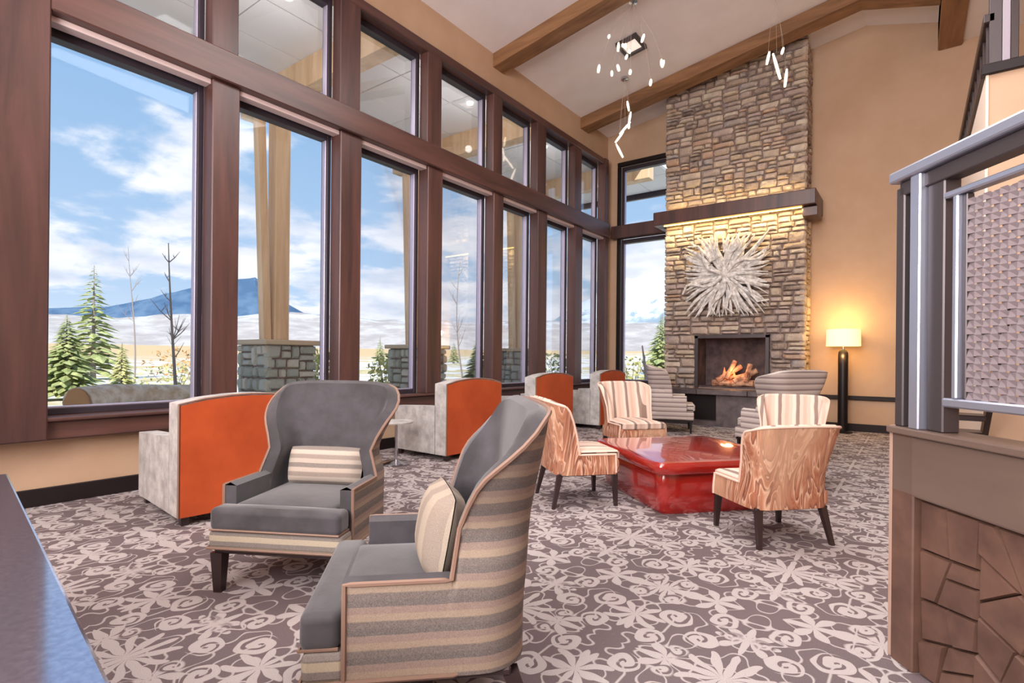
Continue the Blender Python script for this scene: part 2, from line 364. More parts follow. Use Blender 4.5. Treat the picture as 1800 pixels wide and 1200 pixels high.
# ------------------------------------------------------------------ room shell
L = 11.95; ZC = 6.67; SL = .162; XR = 5.25; XE = 11.0; YB = -4.2
def ceil_z(x): return ZC+SL*x if x < XR else (ZC+SL*XR-(x-XR)*.30 if x < 6.3 else 6.78)
struct('floor', MB().box(-.3, XE, YB, L+.3, -.15, 0), M_CARPET)
struct('wall_left', MB().box(-.3, 0, YB, L+.3, -.2, .58).box(-.3, 0, YB, L+.3, 6.0, ZC).box(-.3, 0, YB, .75, .58, 6.0), M_WALL)
prof = [(-.3, ZC-.05), (XR, ZC+SL*XR), (6.3, ceil_z(6.29)), (6.3, 6.78), (XE, 6.78), (XE, 8.2), (-.3, 8.2)]
struct('ceiling', MB().prism([(-.3, ZC-.0486), (XR, ZC+SL*XR), (XR, 8.3), (-.3, 8.3)], YB, L+.3).prism([(XR, ZC+SL*XR), (6.3, ceil_z(6.29)), (6.3, 8.3), (XR, 8.3)], YB, L+.3).box(6.3, XE, YB, L+.3, 6.78, 8.3), M_CEIL)
# back wall with the window left of the chimney
struct('wall_back', MB().box(0, .28, L, L+.3, -.2, 8.2).box(.28, 1.7, L, L+.3, -.2, .58).box(.28, 1.7, L, L+.3, 5.98, 8.2).box(1.7, XE, L, L+.3, -.2, 8.2), M_WALL)
struct('wall_right', MB().box(XE, XE+.3, YB, L+.3, -.2, 8.2), M_WALL)
struct('wall_front', MB().box(-.3, XE+.3, YB-.3, YB, -.2, 8.2), M_WALL)
struct('baseboard_left', MB().rbox(0, .03, 0, L, 0, .15, .006, 1), M_BASE)
struct('baseboard_back', MB().rbox(4.45, XE, L-.03, L, 0, .14, .006, 1).rbox(.03, 1.6, L-.03, L, 0, .14, .006, 1), M_BASE)
k_trim = 0
def trim(mb, m_=M_TRIM, smooth=False):
    global k_trim; k_trim += 1
    return struct('trim_%d' % k_trim, mb, m_, None, smooth)
trim(MB().rbox(4.45, XE, L-.045, L, .58, .66, .008, 1), M_BASE)                    # chair rail
# window wall joinery
posts = [(2.637, 2.918), (4.19, 4.513), (5.718, 6.032), (7.29, 7.563), (8.657, 8.98), (10.094, 10.4)]
trim(MB().rbox(-.02, .25, .74, 1.325, .58, 6.0, .012, 1))
for a, b_ in posts:
    trim(MB().rbox(-.02, .19, a, b_, .76, 4.15, .01, 1))
    trim(MB().rbox(-.02, .15, a+.01, b_, 4.44, 5.90, .01, 1))
trim(MB().rbox(-.02, .19, 11.46, 11.62, .58, 6.0, .01, 1))
trim(MB().rbox(-.02, .25, 1.325, 11.62, 4.15, 4.47, .012, 1), M_TRIMH)               # transom beam
trim(MB().rbox(-.02, .16, YB, 11.62, 5.86, 5.99, .01, 1), M_TRIMH)                 # head casing
trim(MB().rbox(-.02, .16, YB, 11.62, .57, .73, .012, 1), M_TRIMH)                  # sill apron
trim(MB().rbox(-.05, .23, YB, 11.62, .73, .765, .01, 1), M_TRIMH)                  # sill board
trim(MB().box(-.05, .0, 11.62, L, .58, 6.0), M_WALL)
trim(MB().rbox(.19, 1.66, L-.19, L+.02, 4.15, 4.45, .012, 1), M_TRIM)              # back transom
trim(MB().rbox(.28, 1.66, L-.06, L+.02, 5.88, 5.98, .01, 1), M_BLACK)
trim(MB().rbox(.28, .36, L-.06, L+.02, .58, 5.88, .01, 1), M_BLACK)
trim(MB().rbox(.28, 1.66, L-.12, L+.02, .57, .75, .01, 1), M_TRIM)
M_PALESTRIP = mat('pale strip below transom', rgb(206, 184, 182), .5)
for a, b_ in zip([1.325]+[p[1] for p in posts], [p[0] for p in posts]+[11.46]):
    trim(MB().rbox(.03, .15, a, b_, 4.10, 4.15, .004, 1), M_PALESTRIP)  # pale thin boxes along the bottom of the transom beam
kw = 0
def window(y0, y1, z0, z1, axis='y', silver=True):
    global kw; kw += 1
    e = empty('window_%d' % kw, (0, 0, 0)); e['kind'] = 'structure'
    def bx(a0, a1, c0, c1, d0, d1):
        return MB().rbox(d0, d1, a0, a1, c0, c1, .004, 1) if axis == 'y' else MB().rbox(a0, a1, L+d0, L+d1, c0, c1, .004, 1)
    t = .055; s0, s1 = (-.16, -.03) if axis == 'y' else (.03, .16)
    for q in ((y0, y0+t, z0, z1), (y1-t, y1, z0, z1), (y0+t, y1-t, z1-t-.04, z1), (y0+t, y1-t, z0, z0+t)):
        bx(*q, s0, s1).build('frame_bar', M_FRAME, e)
    if silver:
        i0 = t
        for q in ((y0+i0, y0+i0+.014, z0+t, z1-t-.04), (y1-t-.014, y1-t, z0+t, z1-t-.04), (y0+t, y1-t, z0+t, z0+t+.016)):
            bx(*q, s0+.03, s1-.02).build('glazing_bead', M_SILV, e)
    m1 = (s0+s1)/2
    bx(y0+t-.01, y1-t+.01, z0+t-.01, z1-t-.03, m1-.008, m1+.008).build('pane', M_GLASS, e)
ys = [1.325]+[v for p in posts for v in p]+[11.46]
for i in range(0, len(ys), 2):
    window(ys[i]-.01 if i else 1.31, ys[i+1]+.01, .765, 4.15)
    window(ys[i]-.01 if i else 1.31, ys[i+1]+.01, 4.5, 5.88)
window(.36, 1.75, .75, 4.15, 'x'); window(.36, 1.75, 4.45, 5.88, 'x')
# ceiling beams
for y0, y1 in ((7.46, 7.78), (10.59, 10.94), (4.30, 4.63), (1.15, 1.48), (-2.0, -1.67)):
    trim(MB().prism([(0, ZC-.24), (XR, ceil_z(XR-1e-6)-.24), (6.3, ceil_z(6.29)-.24), (6.3, ceil_z(6.29)+.01), (XR, ceil_z(XR-1e-6)+.01), (0, ZC+.01)], y0, y1), M_BEAM)
trim(MB().rbox(6.3, 6.63, YB, L, 6.70, 7.2, .015, 1), mat('warm ridge beam wood', rgb(160, 112, 70), .5, build=wood_build(rgb(112, 74, 46), rgb(156, 112, 74), 5, (1.5, .12, 1.5))))

# ------------------------------------------------------------------ fireplace
random.seed(7)
fp = tag(empty('stone_fireplace', (0, 0, 0)), 'floor to ceiling rough stone fireplace and chimney with open firebox', 'fireplace')
CX0, CX1, CY = 1.68, 4.40, 11.28
FX0, FX1, FZ0, FZ1 = 2.38, 3.76, .74, 1.80
core = MB().box(CX0+.06, FX0, CY+.06, L, .0, 6.9).box(FX1, CX1-.06, CY+.06, L, .0, 6.9).box(FX0, FX1, CY+.06, L, FZ1, 6.9).box(FX0, FX1, CY+.06, L, 0, FZ0)
core.prism([(CX0+.06, 6.9), (CX1-.06, 6.9), (CX1-.06, ceil_z(CX1-.06)-.005), (CX0+.06, ceil_z(CX0)-.005)], CY+.06, L)
core.build('mortar_core', M_MORTAR, fp)
MB().box(FX0, FX0+.03, CY+.06, L-.05, FZ0, FZ1).box(FX1-.03, FX1, CY+.06, L-.05, FZ0, FZ1).box(FX0, FX1, L-.08, L-.05, FZ0, FZ1).box(FX0, FX1, CY+.06, L-.05, FZ1-.03, FZ1).box(FX0, FX1, CY+.06, L-.05, FZ0, FZ0+.03).build('firebox', M_FIREBRICK, fp)
MB().rbox(FX0-.02, FX0+.05, CY-.02, CY+.09, FZ0, FZ1, .005, 1).rbox(FX1-.05, FX1+.02, CY-.02, CY+.09, FZ0, FZ1, .005, 1).rbox(FX0-.02, FX1+.02, CY-.02, CY+.09, FZ1-.06, FZ1+.01, .005, 1).build('firebox_frame', M_DARKMET, fp)
def splitr(x0, x1, z0, z1, out):
    w, h = x1-x0, z1-z0; A = w*h
    lim = random.uniform(.022, .075)
    if (A < lim and w/h > 1.2 and w/h < 4.2) or h < .09 and w < .4 or w < .14:
        out.append((x0, x1, z0, z1)); return
    if w/h > random.uniform(2.0, 3.4): 
        c = x0+w*random.uniform(.33, .67); splitr(x0, c, z0, z1, out); splitr(c, x1, z0, z1, out)
    elif h > .12:
        c = z0+h*random.uniform(.33, .67); splitr(x0, x1, z0, c, out); splitr(x0, x1, c, z1, out)
    else: out.append((x0, x1, z0, z1))
def stone_mesh(w, h, d, gap=.008, zmax=None):
    """irregular block: outline in x,z; front towards -y"""
    n = []
    hw, hh = w/2-gap, h/2-gap
    base_ = [(-1, -1), (-.35, -1), (.35, -1), (1, -1), (1, .1), (1, 1), (.35, 1), (-.35, 1), (-1, 1), (-1, .1)]
    for i, (a, b_) in enumerate(base_):
        j = random.uniform(.82, 1.02) if abs(a) == 1 and abs(b_) == 1 else random.uniform(.93, 1.06)
        n.append((a*hw*min(j, 1.0), b_*hh*(min(j, 1.03))))
    k = len(n); vs = []
    for sc, y in ((1, .06), (1, -d*.35), (.72, -d)):
        for a, b_ in n: vs.append((a*sc, y+(random.uniform(-.006, .006) if y < 0 else 0), b_*sc))
    vs.append((0, -d-random.uniform(0, .012), 0)); fs = [tuple(range(k-1, -1, -1))]
    for r in (0, 1):
        for i in range(k): fs.append((r*k+i, r*k+(i+1) % k, (r+1)*k+(i+1) % k, (r+1)*k+i))
    for i in range(k): fs.append((2*k+i, 2*k+(i+1) % k, 3*k))
    return vs, fs
rects = []
splitr(CX0, FX0-.02, .0, FZ1+.02, rects); splitr(FX1+.02, CX1, 0, FZ1+.02, rects); splitr(FX0, FX1, 0, FZ0-.01, rects)
top_pieces = []
splitr(CX0, CX1, FZ1+.02, 3.4, rects); splitr(CX0, CX1, 3.4, 5.2, rects); splitr(CX0, CX1, 5.2, 7.4, rects)
rects = [r for r in rects if r[2] < ceil_z(r[0])-.06]
rects.sort(key=lambda r: -(r[1]-r[0])*(r[3]-r[2]))
small = MB()
for i, (x0, x1, z0, z1) in enumerate(rects):
    z1 = min(z1, ceil_z(x0)-.012)
    vs, fs = stone_mesh(x1-x0, z1-z0, random.uniform(.035, .085))
    cx, cz = (x0+x1)/2, (z0+z1)/2
    if i < 280: MB().add(vs, fs).build('stone', M_STONE, fp, loc=(cx, CY+.05, cz))
    else: small.add([(a+cx, b_+CY+.05, c+cz) for a, b_, c in vs], fs)
z = 0.0
for side in (0, 1):
    srects = []; splitr(CY+.02, L, 0, 7.2, srects)
    for (y0, y1, z0, z1) in srects:
        X = CX1 if side else CX0
        z1 = min(z1, ceil_z(X)-.02)
        if z0 > z1-.03: continue
        vs, fs = stone_mesh(y1-y0, z1-z0, random.uniform(.02, .045)); cy, cz = (y0+y1)/2, (z0+z1)/2
        if side: small.add([(X-.05-b_, cy+a, cz+c) for a, b_, c in vs], fs)
        else: small.add([(X+.05+b_, cy-a, cz+c) for a, b_, c in vs], fs)
tag(small.build('small_stones', M_STONE, fp), kind='stuff')
# raised hearth
hb = MB().box(CX0+.05, CX1-.05, 10.92, CY, 0, .1).box(2.9, CX1-.05, 10.92, CY, .1, .62).box(CX0+.05, 2.05, 10.92, CY, .1, .62).build('hearth_base', M_SLATE, fp)
MB().box(2.05, 2.9, 11.1, CY, .1, .62).build('log_niche', M_BLACK, fp)
for k in range(3): MB().rbox(1.6+k*.95, 1.6+(k+1)*.95-.006, 10.8, CY+.02, .62, .72, .01, 1).build('hearth_slab', M_SLATE, fp)
# fire
fire = tag(empty('log_fire', (3.07, 11.55, FZ0+.03)), 'stack of logs with small flames burning inside the firebox', 'fire')
random.seed(3)
for k, (a, b_, c, d_, e, f_, r) in enumerate([(-.4, -.08, .06, .38, -.02, .07, .05), (-.35, .1, .07, .4, .08, .06, .055), (-.3, -.12, .1, .12, .1, .42, .045), (.02, -.1, .1, .42, .06, .32, .045), (-.15, .05, .16, .3, -.06, .2, .05), (-.12, -.1, .15, .02, .0, .52, .04), (.25, -.1, .1, .3, .05, .45, .04)]):
    p = [Vector((a, b_, c)).lerp(Vector((d_, e, f_)), t/4)+Vector((0, random.uniform(-.01, .01), random.uniform(-.01, .01))) for t in range(5)]
    MB().tube(p, [r*1.25*random.uniform(.85, 1.1) for _ in p], 9).build('log', M_LOG, fire, True)
for (x, y, h) in [(-.18, -.03, .30), (.0, .02, .22), (.26, 0, .3)]:
    pr = [(.01, 0), (.045, .08*h/.3), (.05, .3*h), (.03, .6*h), (.012, .85*h), (.002, h)]
    o = MB().lathe(pr, 8).xf(Matrix.Translation((x, y, .09))).build('flame', M_FLAME, fire, True)
light('fire_glow', 'POINT', (3.05, 11.45, 1.1), 9, (1, .45, .2), .12)
# mantel
mt_ = tag(empty('mantel_shelf', (3.05, 11.1, 4.1)), 'thick dark timber mantel beam wrapping the stone chimney', 'mantel')
MB().rbox(-1.50, 1.53, -.12, .12, .02, .30, .015, 2).build('front_beam', M_TRIM, mt_)
MB().rbox(1.36, 1.53, .12, L-11.1-.02, -.02, .30, .015, 2).build('side_beam', M_TRIM, mt_)
MB().rbox(-1.50, -1.38, .12, L-11.1-.22, .02, .30, .015, 2).build('side_beam', M_TRIM, mt_)
MB().rbox(1.30, 1.55, -.02, .5, -.17, .0, .012, 2).build('corbel', M_TRIM, mt_)
sto = tag(MB().box(1.75, 4.34, 11.08, 11.10, 4.098, 4.118).build('light_strip', M_LED), 'warm glowing light strip under the mantel beam', 'light')
a1 = light('mantel_strip_light', 'AREA', (3.05, 11.06, 4.07), 34, (1, .76, .34), 2.6, size_y=.06, rot=(math.radians(22), 0, 0))
a2 = light('mantel_top_light', 'AREA', (3.05, 11.12, 4.43), 9, (1, .74, .34), 2.6, size_y=.04, rot=(math.radians(180-25), 0, 0))
# driftwood art
art = tag(empty('driftwood_wall_sculpture', (3.0, 11.14, 2.98)), 'square wall sculpture of pale driftwood branches radiating from the centre', 'artwork')
random.seed(12)
H2 = .82
MB().box(-.5, .5, .03, .05, -.5, .5).build('dark_gap_backing', M_DRIFTB, art)  # dark sheet added so the gaps between branches look shaded
for k in range(105):
    th = 2*PI*(k*.61803 % 1)+random.uniform(-.1, .1)
    r0 = random.choice([.03, .06, .2, .3, .38])*random.uniform(.8, 1.2)
    c_, s_ = math.cos(th), math.sin(th); rmax = H2/max(abs(c_), abs(s_))
    ln = min(rmax-.01, r0+random.uniform(.3, .75)) if random.random() < .3 else rmax-random.uniform(.0, .06)
    if ln < r0+.12: continue
    off = random.uniform(-.14, .14); npt = 6; pts = []; wv = random.uniform(0, 6); y_ = random.uniform(-.10, .02)
    for t in range(npt):
        q = t/(npt-1); rr = r0+(ln-r0)*q; lat = off*q*(1-.3*q)+.025*math.sin(wv+q*5)
        x = rr*c_-lat*s_; zz = rr*s_+lat*c_
        x = max(-H2, min(H2, x)); zz = max(-H2, min(H2, zz))
        pts.append((x, y_-.02*math.sin(q*3+wv), zz))
    w = random.uniform(.022, .046)
    MB().tube(pts, [w*(1.15-.2*abs(2*t/(npt-1)-.9)-.75*(t/(npt-1))**3) for t in range(npt)], 6).build('branch', M_DRIFT, art, True)
for th, ln in ((1.35, .8), (-1.7, .8), (-1.25, .8), (.6, .9), (-.5, 1.0), (2.5, .95), (3.6, .9)):
    pts = [(ln*t/6*math.cos(th+.25*math.sin(t)), -.12, ln*t/6*math.sin(th+.25*math.sin(t))) for t in range(7)]
    pts = [(max(-H2, min(H2, p[0])), p[1], max(-H2, min(H2, p[2]))) for p in pts]
    MB().tube(pts, [.045-.005*t for t in range(7)], 7).build('branch', M_DRIFT, art, True)

# ------------------------------------------------------------------ upholstered chairs
def smooth(a, b, x): t = max(0, min(1, (x-a)/(b-a))); return t*t*(3-2*t)
def shell(e, w0, yf, yb, r, zb, Ha, Hb, y0, y1, flare, lean, th, mo, mi, pipe=None, nz=14, tipround=.05, Hm=.93, names=('outer_shell', 'inner_lining')):
    base_ = []
    n1, n2, n3 = 22, 7, 9
    for i in range(n1): base_.append((w0, yf+(yb-r-yf)*i/n1))
    for i in range(n2): q = i/n2*PI/2; base_.append((w0-r+r*math.cos(q), yb-r+r*math.sin(q)))
    for i in range(n3): base_.append((w0-r-(2*(w0-r))*i/n3, yb))
    h = base_[:n1+n2]; pts = base_+[(-x, y) for x, y in reversed(h)]
    if len(pts) and True:
        pts = base_[:n1+n2+n3]+[(-x, y) for x, y in reversed(h)]
    def pos(p, z):
        x, y = p; k = flare(z)/w0
        wgt = smooth(-.05, yb-.03, y)
        return Vector((x*k, y+lean*(max(0, z-.38)/.7)**1.3*wgt, z))
    def Hh(p):
        x, y = p
        q = max(0, min(1, (y-y0)/(y1-y0)))
        hh = Ha+(Hm-Ha)*(q**.6 if q < 1 else 1)
        if y > y1:
            g = min(1, (y-y1)/(yb-.03-y1)); hh += (Hb-Hm)*g**.9-tipround*min(1, abs(x)/w0)**4*g**1.3
        return hh
    N = len(pts); outer = []; inner = []
    for i, p in enumerate(pts):
        hh = Hh(p); ro = []; ri = []
        a, b_ = pts[max(i-1, 0)], pts[min(i+1, N-1)]
        for j in range(nz+1):
            z = zb+(hh-zb)*j/nz
            P = pos(p, z); t = (pos(b_, z)-pos(a, z)); nrm = Vector((-t.y, t.x, 0)).normalized()   # inward normal
            ro.append(P); ri.append(P+nrm*th)
        outer.append(ro); inner.append(ri)
    mo_ = MB(); 
    vs = [v for c in outer for v in c]; m_ = nz+1
    mo_.add(vs, [(i*m_+j, (i+1)*m_+j, (i+1)*m_+j+1, i*m_+j+1) for i in range(N-1) for j in range(nz)])
    mo_.build(names[0], mo, e, True)
    mi_ = MB(); iv = [v for c in inner for v in c]
    mid = []
    fs = [(i*m_+j, i*m_+j+1, (i+1)*m_+j+1, (i+1)*m_+j) for i in range(N-1) for j in range(nz)]
    k = len(iv)
    rim_o = [outer[i][nz] for i in range(N)]; rim_m = [(outer[i][nz]+inner[i][nz])/2+Vector((0, 0, .018)) for i in range(N)]
    iv += rim_o+rim_m
    for i in range(N-1):
        fs.append((k+i, k+i+1, k+N+i+1, k+N+i)); fs.append((k+N+i, k+N+i+1, (i+1)*m_+nz, i*m_+nz))
    for i in (0, N-1):                                  # arm fronts
        k2 = len(iv); iv += outer[i]
        for j in range(nz): fs.append((k2+j, k2+j+1, i*m_+j+1, i*m_+j))
    k3 = len(iv); iv += [outer[i][0] for i in range(N)]
    for i in range(N-1): fs.append((k3+i, k3+i+1, (i+1)*m_, i*m_))
    mi_.add(iv, fs).build(names[1], mi, e, True)
    if pipe:
        cpt = [outer[0][j] for j in range(0, nz, 2)]+[o[nz]+Vector((0, 0, .004)) for o in outer]+[outer[-1][j] for j in range(nz-1, -1, -2)]
        MB().tube(cpt, .009, 6).build('piping', pipe, e, True)
def leg(e, x, y, h, dx, dy, m_, a=.026, b_=.017):
    MB().add([(x+sx*a, y+sy*a, h) for sx, sy in ((-1, -1), (1, -1), (1, 1), (-1, 1))]+[(x+dx+sx*b_, y+dy+sy*b_, 0) for sx, sy in ((-1, -1), (1, -1), (1, 1), (-1, 1))],
             [(0, 1, 2, 3), (7, 6, 5, 4), (0, 4, 5, 1), (1, 5, 6, 2), (2, 6, 7, 3), (3, 7, 4, 0)]).build('leg', m_, e)
def wing_flare(w0, top):
    def f(z):
        if z < .55: return w0
        if z < .72: return w0-.05*smooth(.55, .72, z)
        return (w0-.05)+(top-w0+.05)*smooth(.70, 1.10, z)**.8
    return f
def cushionT(x, y0, y1, z0, z1, fx, fy, r=.03, bulge=.03):
    """T shaped seat cushion: front flange wider than the body"""
    pts = [(-x, y1), (-x, fy), (-fx, fy), (-fx, y0), (fx, y0), (fx, fy), (x, fy), (x, y1)]
    bm = bmesh.new(); n = 10
    mb = MB()
    g = {}
    xs = [-fx+2*fx*i/16 for i in range(17)]; ysv = [y0+(y1-y0)*i/12 for i in range(13)]
    return mb
def make_wing(label, outer, inner, band, pipe, pillow=True):
    e = tag(empty('wingback_armchair', (0, 0, 0)), label, 'armchair')
    w0 = .385
    shell(e, w0, -.25, .36, .17, .245, .56, 1.12, .09, .155, wing_flare(w0, .48), .075, .075, outer, inner, pipe, tipround=.06, Hm=.87)
    MB().rbox(-.385, .385, -.385, -.245, .245, .345, .02, 2).build('seat_band', band, e)
    MB().box(-.33, .33, -.25, .29, .25, .345).build('seat_deck', inner, e)
    MB().rbox(-.36, .36, -.37, .30, .215, .246, .008, 1).build('seat_rail', M_LEG, e)
    # cushion body and front flange as one mesh
    c = MB().rbox(-.30, .30, -.30, .31, .345, .47, .03, 3, .02, 5).rbox(-.375, .375, -.395, -.262, .345, .468, .028, 3, .006, 3)
    c.build('seat_cushion', inner, e, True)
    MB().tube([(-.37, -.393, .352), (.37, -.393, .352), (.37, -.27, .352)], .006, 6).build('piping', pipe, e, True)
    MB().tube([(.30, .25, .25), (.388, .1, .25), (.388, -.388, .25), (-.388, -.388, .25), (-.388, .1, .25)], .008, 6).build('piping', pipe, e, True)
    for sx in (-1, 1):
        leg(e, sx*.34, -.345, .22, 0, 0, M_LEG, .034, .022); leg(e, sx*.32, .30, .22, sx*.02, .09, M_LEG, .03, .02)
    return e
wA = make_wing('grey velvet wingback armchair in front of the orange sofa, facing us', M_SHELL, M_VELVET, M_BAND, M_PIPE)
wA['group'] = 'grey wingback armchairs'
wA.location = (3.06, 1.92, 0); wA.rotation_euler = (0, 0, face(.487, -.873))
wB = dup(wA, (4.44, 1.535, 0), face(-.71, -.705), label='nearest grey velvet wingback armchair seen from its striped side')
def pillow(name, label, m_, loc, rz, w=.44, h=.22, t=.13, tilt=.2):
    mb = MB(); n = 14; k = 10
    vs = []; fs = []
    for s in (1, -1):
        b0 = len(vs)
        for i in range(n+1):
            for j in range(k+1):
                u, v = 2*i/n-1, 2*j/k-1
                q = (max(0, 1-abs(u)**3)*max(0, 1-abs(v)**3))**.55
                pinch = 1-.06*(abs(u)*abs(v))**3+.0
                vs.append((u*w/2*(1-.05*(1-u*u)*0-.05*(1-abs(u))*0)*pinch, s*(t/2*q+.002), v*h/2*pinch*(1-.06*(1-v*v)*0)))
        for i in range(n):
            for j in range(k):
                a = b0+i*(k+1)+j; fs.append((a, a+1, a+k+2, a+k+1) if s > 0 else (a, a+k+1, a+k+2, a+1))
    o = mb.add(vs, fs).build(name, m_, None, True); o.location = loc; o.rotation_euler = (-tilt, 0, rz)
    return tag(o, label, 'pillow')
def at(e, x, y, z):
    c, s = math.cos(e.rotation_euler[2]), math.sin(e.rotation_euler[2]); return (e.location[0]+c*x-s*y, e.location[1]+s*x+c*y, z)
pillow('lumbar_pillow', 'striped lumbar pillow lying across the armchair that faces us', M_PILLOW, at(wA, 0, .20, .60), wA.rotation_euler[2], .50, .24, .14, .22)
pillow('throw_pillow', 'taupe pillow on its edge in the nearest armchair', M_PILLOW2, at(wB, .04, .06, .635), wB.rotation_euler[2]+.12, .42, .33, .17, .18)

M_PIPE2 = mat('pale pink piping', rgb(228, 196, 178), .6)
def make_slipper(label):
    e = tag(empty('slipper_chair', (0, 0, 0)), label, 'chair', 'patterned slipper chairs around the red table')
    w0 = .29
    def fl(z): return w0*(1-.05*smooth(.3, .5, z)) + .055*smooth(.5, .9, z)
    shell(e, w0, -.25, .27, .11, .27, .43, .88, .07, .13, fl, .15, .06, M_IKAT, M_STRIPE, M_PIPE2, 12, .015, Hm=.82)
    MB().rbox(-.285, .285, -.29, .25, .275, .40, .03, 2).build('seat_body', M_IKAT, e, True)
    MB().rbox(-.265, .265, -.30, .24, .385, .465, .035, 3, .02, 5).build('seat_cushion', M_STRIPE, e, True)
    MB().rbox(-.27, .27, -.27, .25, .26, .28, .005, 1).build('seat_rail', M_LEG, e)
    for sx in (-1, 1):
        leg(e, sx*.25, -.25, .265, sx*.01, -.01, M_LEG, .022, .014); leg(e, sx*.24, .23, .265, sx*.03, .06, M_LEG, .022, .014)
    return e
c1 = make_slipper('orange patterned slipper chair left of the red table, nearest the sofas')
c1.scale = (1.05, 1.05, 1.06); c1.location = (3.50, 4.40, 0); c1.rotation_euler = (0, 0, face(.66, .75))
c3 = dup(c1, (5.14, 4.42, 0), face(-.735, .678), (1.06, 1.0, .96), 'orange patterned slipper chair in front of the red table, its back to us')
fx, fy = world_dir(.25, -.97)
c2 = dup(c1, (3.10, 6.55, 0), face(fx, fy), (1.1, 1.1, 1.12), 'striped front slipper chair behind the red table on its left')
fx, fy = world_dir(-.5, -.86)
q4 = dup(c1, (4.98, 6.28, 0), face(fx, fy), (1.05, 1.05, 1.04), 'striped slipper chair behind the red table on its right, largely hidden')

def make_far(label):
    e = tag(empty('striped_wing_chair', (0, 0, 0)), label, 'armchair', 'finely striped wing chairs by the fireplace')
    w0 = .37
    shell(e, w0, -.26, .34, .16, .24, .60, 1.12, -.04, .05, wing_flare(w0, .50), .06, .07, M_FARSHELL, M_FARIN, None, 12, tipround=.03, Hm=1.02)
    MB().rbox(-.36, .36, -.38, .32, .22, .36, .025, 2).build('seat_body', M_FARSHELL, e, True)
    MB().rbox(-.30, .30, -.40, .30, .36, .48, .035, 3, .02, 5).build('seat_cushion', M_FARIN, e, True)
    MB().rbox(-.35, .35, -.36, .31, .19, .22, .005, 1).build('base_frame', M_BLACK, e)
    for sx in (-1, 1):
        leg(e, sx*.32, -.33, .20, 0, 0, M_BLACK, .02, .014); leg(e, sx*.32, .29, .20, 0, .03, M_BLACK, .02, .014)
    return e
fx, fy = world_dir(.92, -.25)
f1 = make_far('finely striped wing chair left of the fire, turned to the right'); f1.location = (2.42, 9.72, 0); f1.rotation_euler = (0, 0, face(fx, fy)); f1.scale = (1.05, 1.05, 1.07)
fx, fy = world_dir(-.42, .9)
f2 = dup(f1, (4.52, 8.15, 0), face(fx, fy), (1.1, 1.05, 1.04), 'finely striped wing chair facing the fire, its back to us')

# red table
rt = tag(empty('coffee_table', (4.235, 5.23, 0), math.atan2(-.65, .76)), 'low square red lacquer coffee table with bulging sides', 'table')
def loftbox(secs, m_, name, parent, n=6, p=16):
    mb = MB(); vs = []; K = 48
    for (hx, hy, z_) in secs:
        for i in range(K):
            q = 2*PI*i/K; c_, s_ = math.cos(q), math.sin(q)
            vs.append((hx*math.copysign(abs(c_)**(2/p), c_), hy*math.copysign(abs(s_)**(2/p), s_), z_))
    fs = [(r*K+i, r*K+(i+1) % K, (r+1)*K+(i+1) % K, (r+1)*K+i) for r in range(len(secs)-1) for i in range(K)]
    fs += [tuple(range(K-1, -1, -1)), tuple((len(secs)-1)*K+i for i in range(K))]
    return mb.add(vs, fs).build(name, m_, parent, True)
loftbox([(.60, .57, 0), (.625, .595, .04), (.635, .605, .16), (.635, .605, .28), (.62, .59, .345)], M_RED, 'table_base', rt)
loftbox([(.66, .62, .345), (.70, .66, .355), (.715, .675, .385), (.715, .675, .425), (.70, .66, .452), (.66, .62, .458)], M_RED, 'tabletop', rt)

# orange-backed club chairs facing the windows
def make_club(label):
    e = tag(empty('club_chair', (0, 0, 0)), label, 'armchair', 'orange-backed club chairs facing the windows')
    w, d0, d1 = .53, -.50, .48
    for s in (-1, 1):
        a, b_ = sorted((s*w, s*(w-.14)))
        MB().prism([(d0, .07), (d1-.2, .07), (d1-.2, .66), (d0, .62)], a, b_, 'x').build('arm', M_SOFA, e)
    top = [(-w, .93), (-.35, .965), (-.15, .985), (0, .99), (.15, .985), (.35, .965), (w, .93)]
    MB().prism([(-w, .07)]+top+[(w, .07)], d1-.21, d1-.012, 'y').build('backrest', M_SOFA, e)
    MB().prism([(-w+.012, .075)]+[(x*(1-.012/w), z_-.014) for x, z_ in top]+[(w-.012, .075)], d1-.012, d1+.012, 'y').build('back_panel', M_ORANGE, e)['label'] = 'orange leather back panel'
    MB().tube([(-w, d1, .075)]+[(x, d1, z_) for x, z_ in top]+[(w, d1, .075)], .008, 6).build('piping', M_PIPE, e, True)
    MB().rbox(-w+.15, w-.15, d0+.01, d1-.2, .07, .33, .02, 2).build('seat_body', M_SOFA, e)
    MB().rbox(-w+.14, w-.14, d0-.01, d1-.22, .33, .48, .03, 3, .02, 4).build('seat_cushion', M_SOFA, e, True)
    for sx in (-1, 1):
        leg(e, sx*.47, d0+.06, .07, 0, 0, M_LEG, .03, .024); leg(e, sx*.47, d1-.06, .07, 0, 0, M_LEG, .03, .024)
    return e
k1 = make_club('nearest orange-backed club chair, half hidden by the grey wingback'); k1.location = (1.12, 2.36, 0); k1.rotation_euler = (0, 0, face(-1, .10)); k1.scale = (1, 1.08, 1)
dup(k1, (.88, 5.48, 0), face(-1, .03), (1, 1, 1.04), 'second orange-backed club chair from the near wall column')
dup(k1, (.88, 7.45, 0), face(-1, .0), (1.05, 1, 1.08), 'third orange-backed club chair, seen above the patterned chair')
dup(k1, (.90, 9.50, 0), face(-1, .0), (1.0, 1, 1.10), 'farthest orange-backed club chair near the room corner')
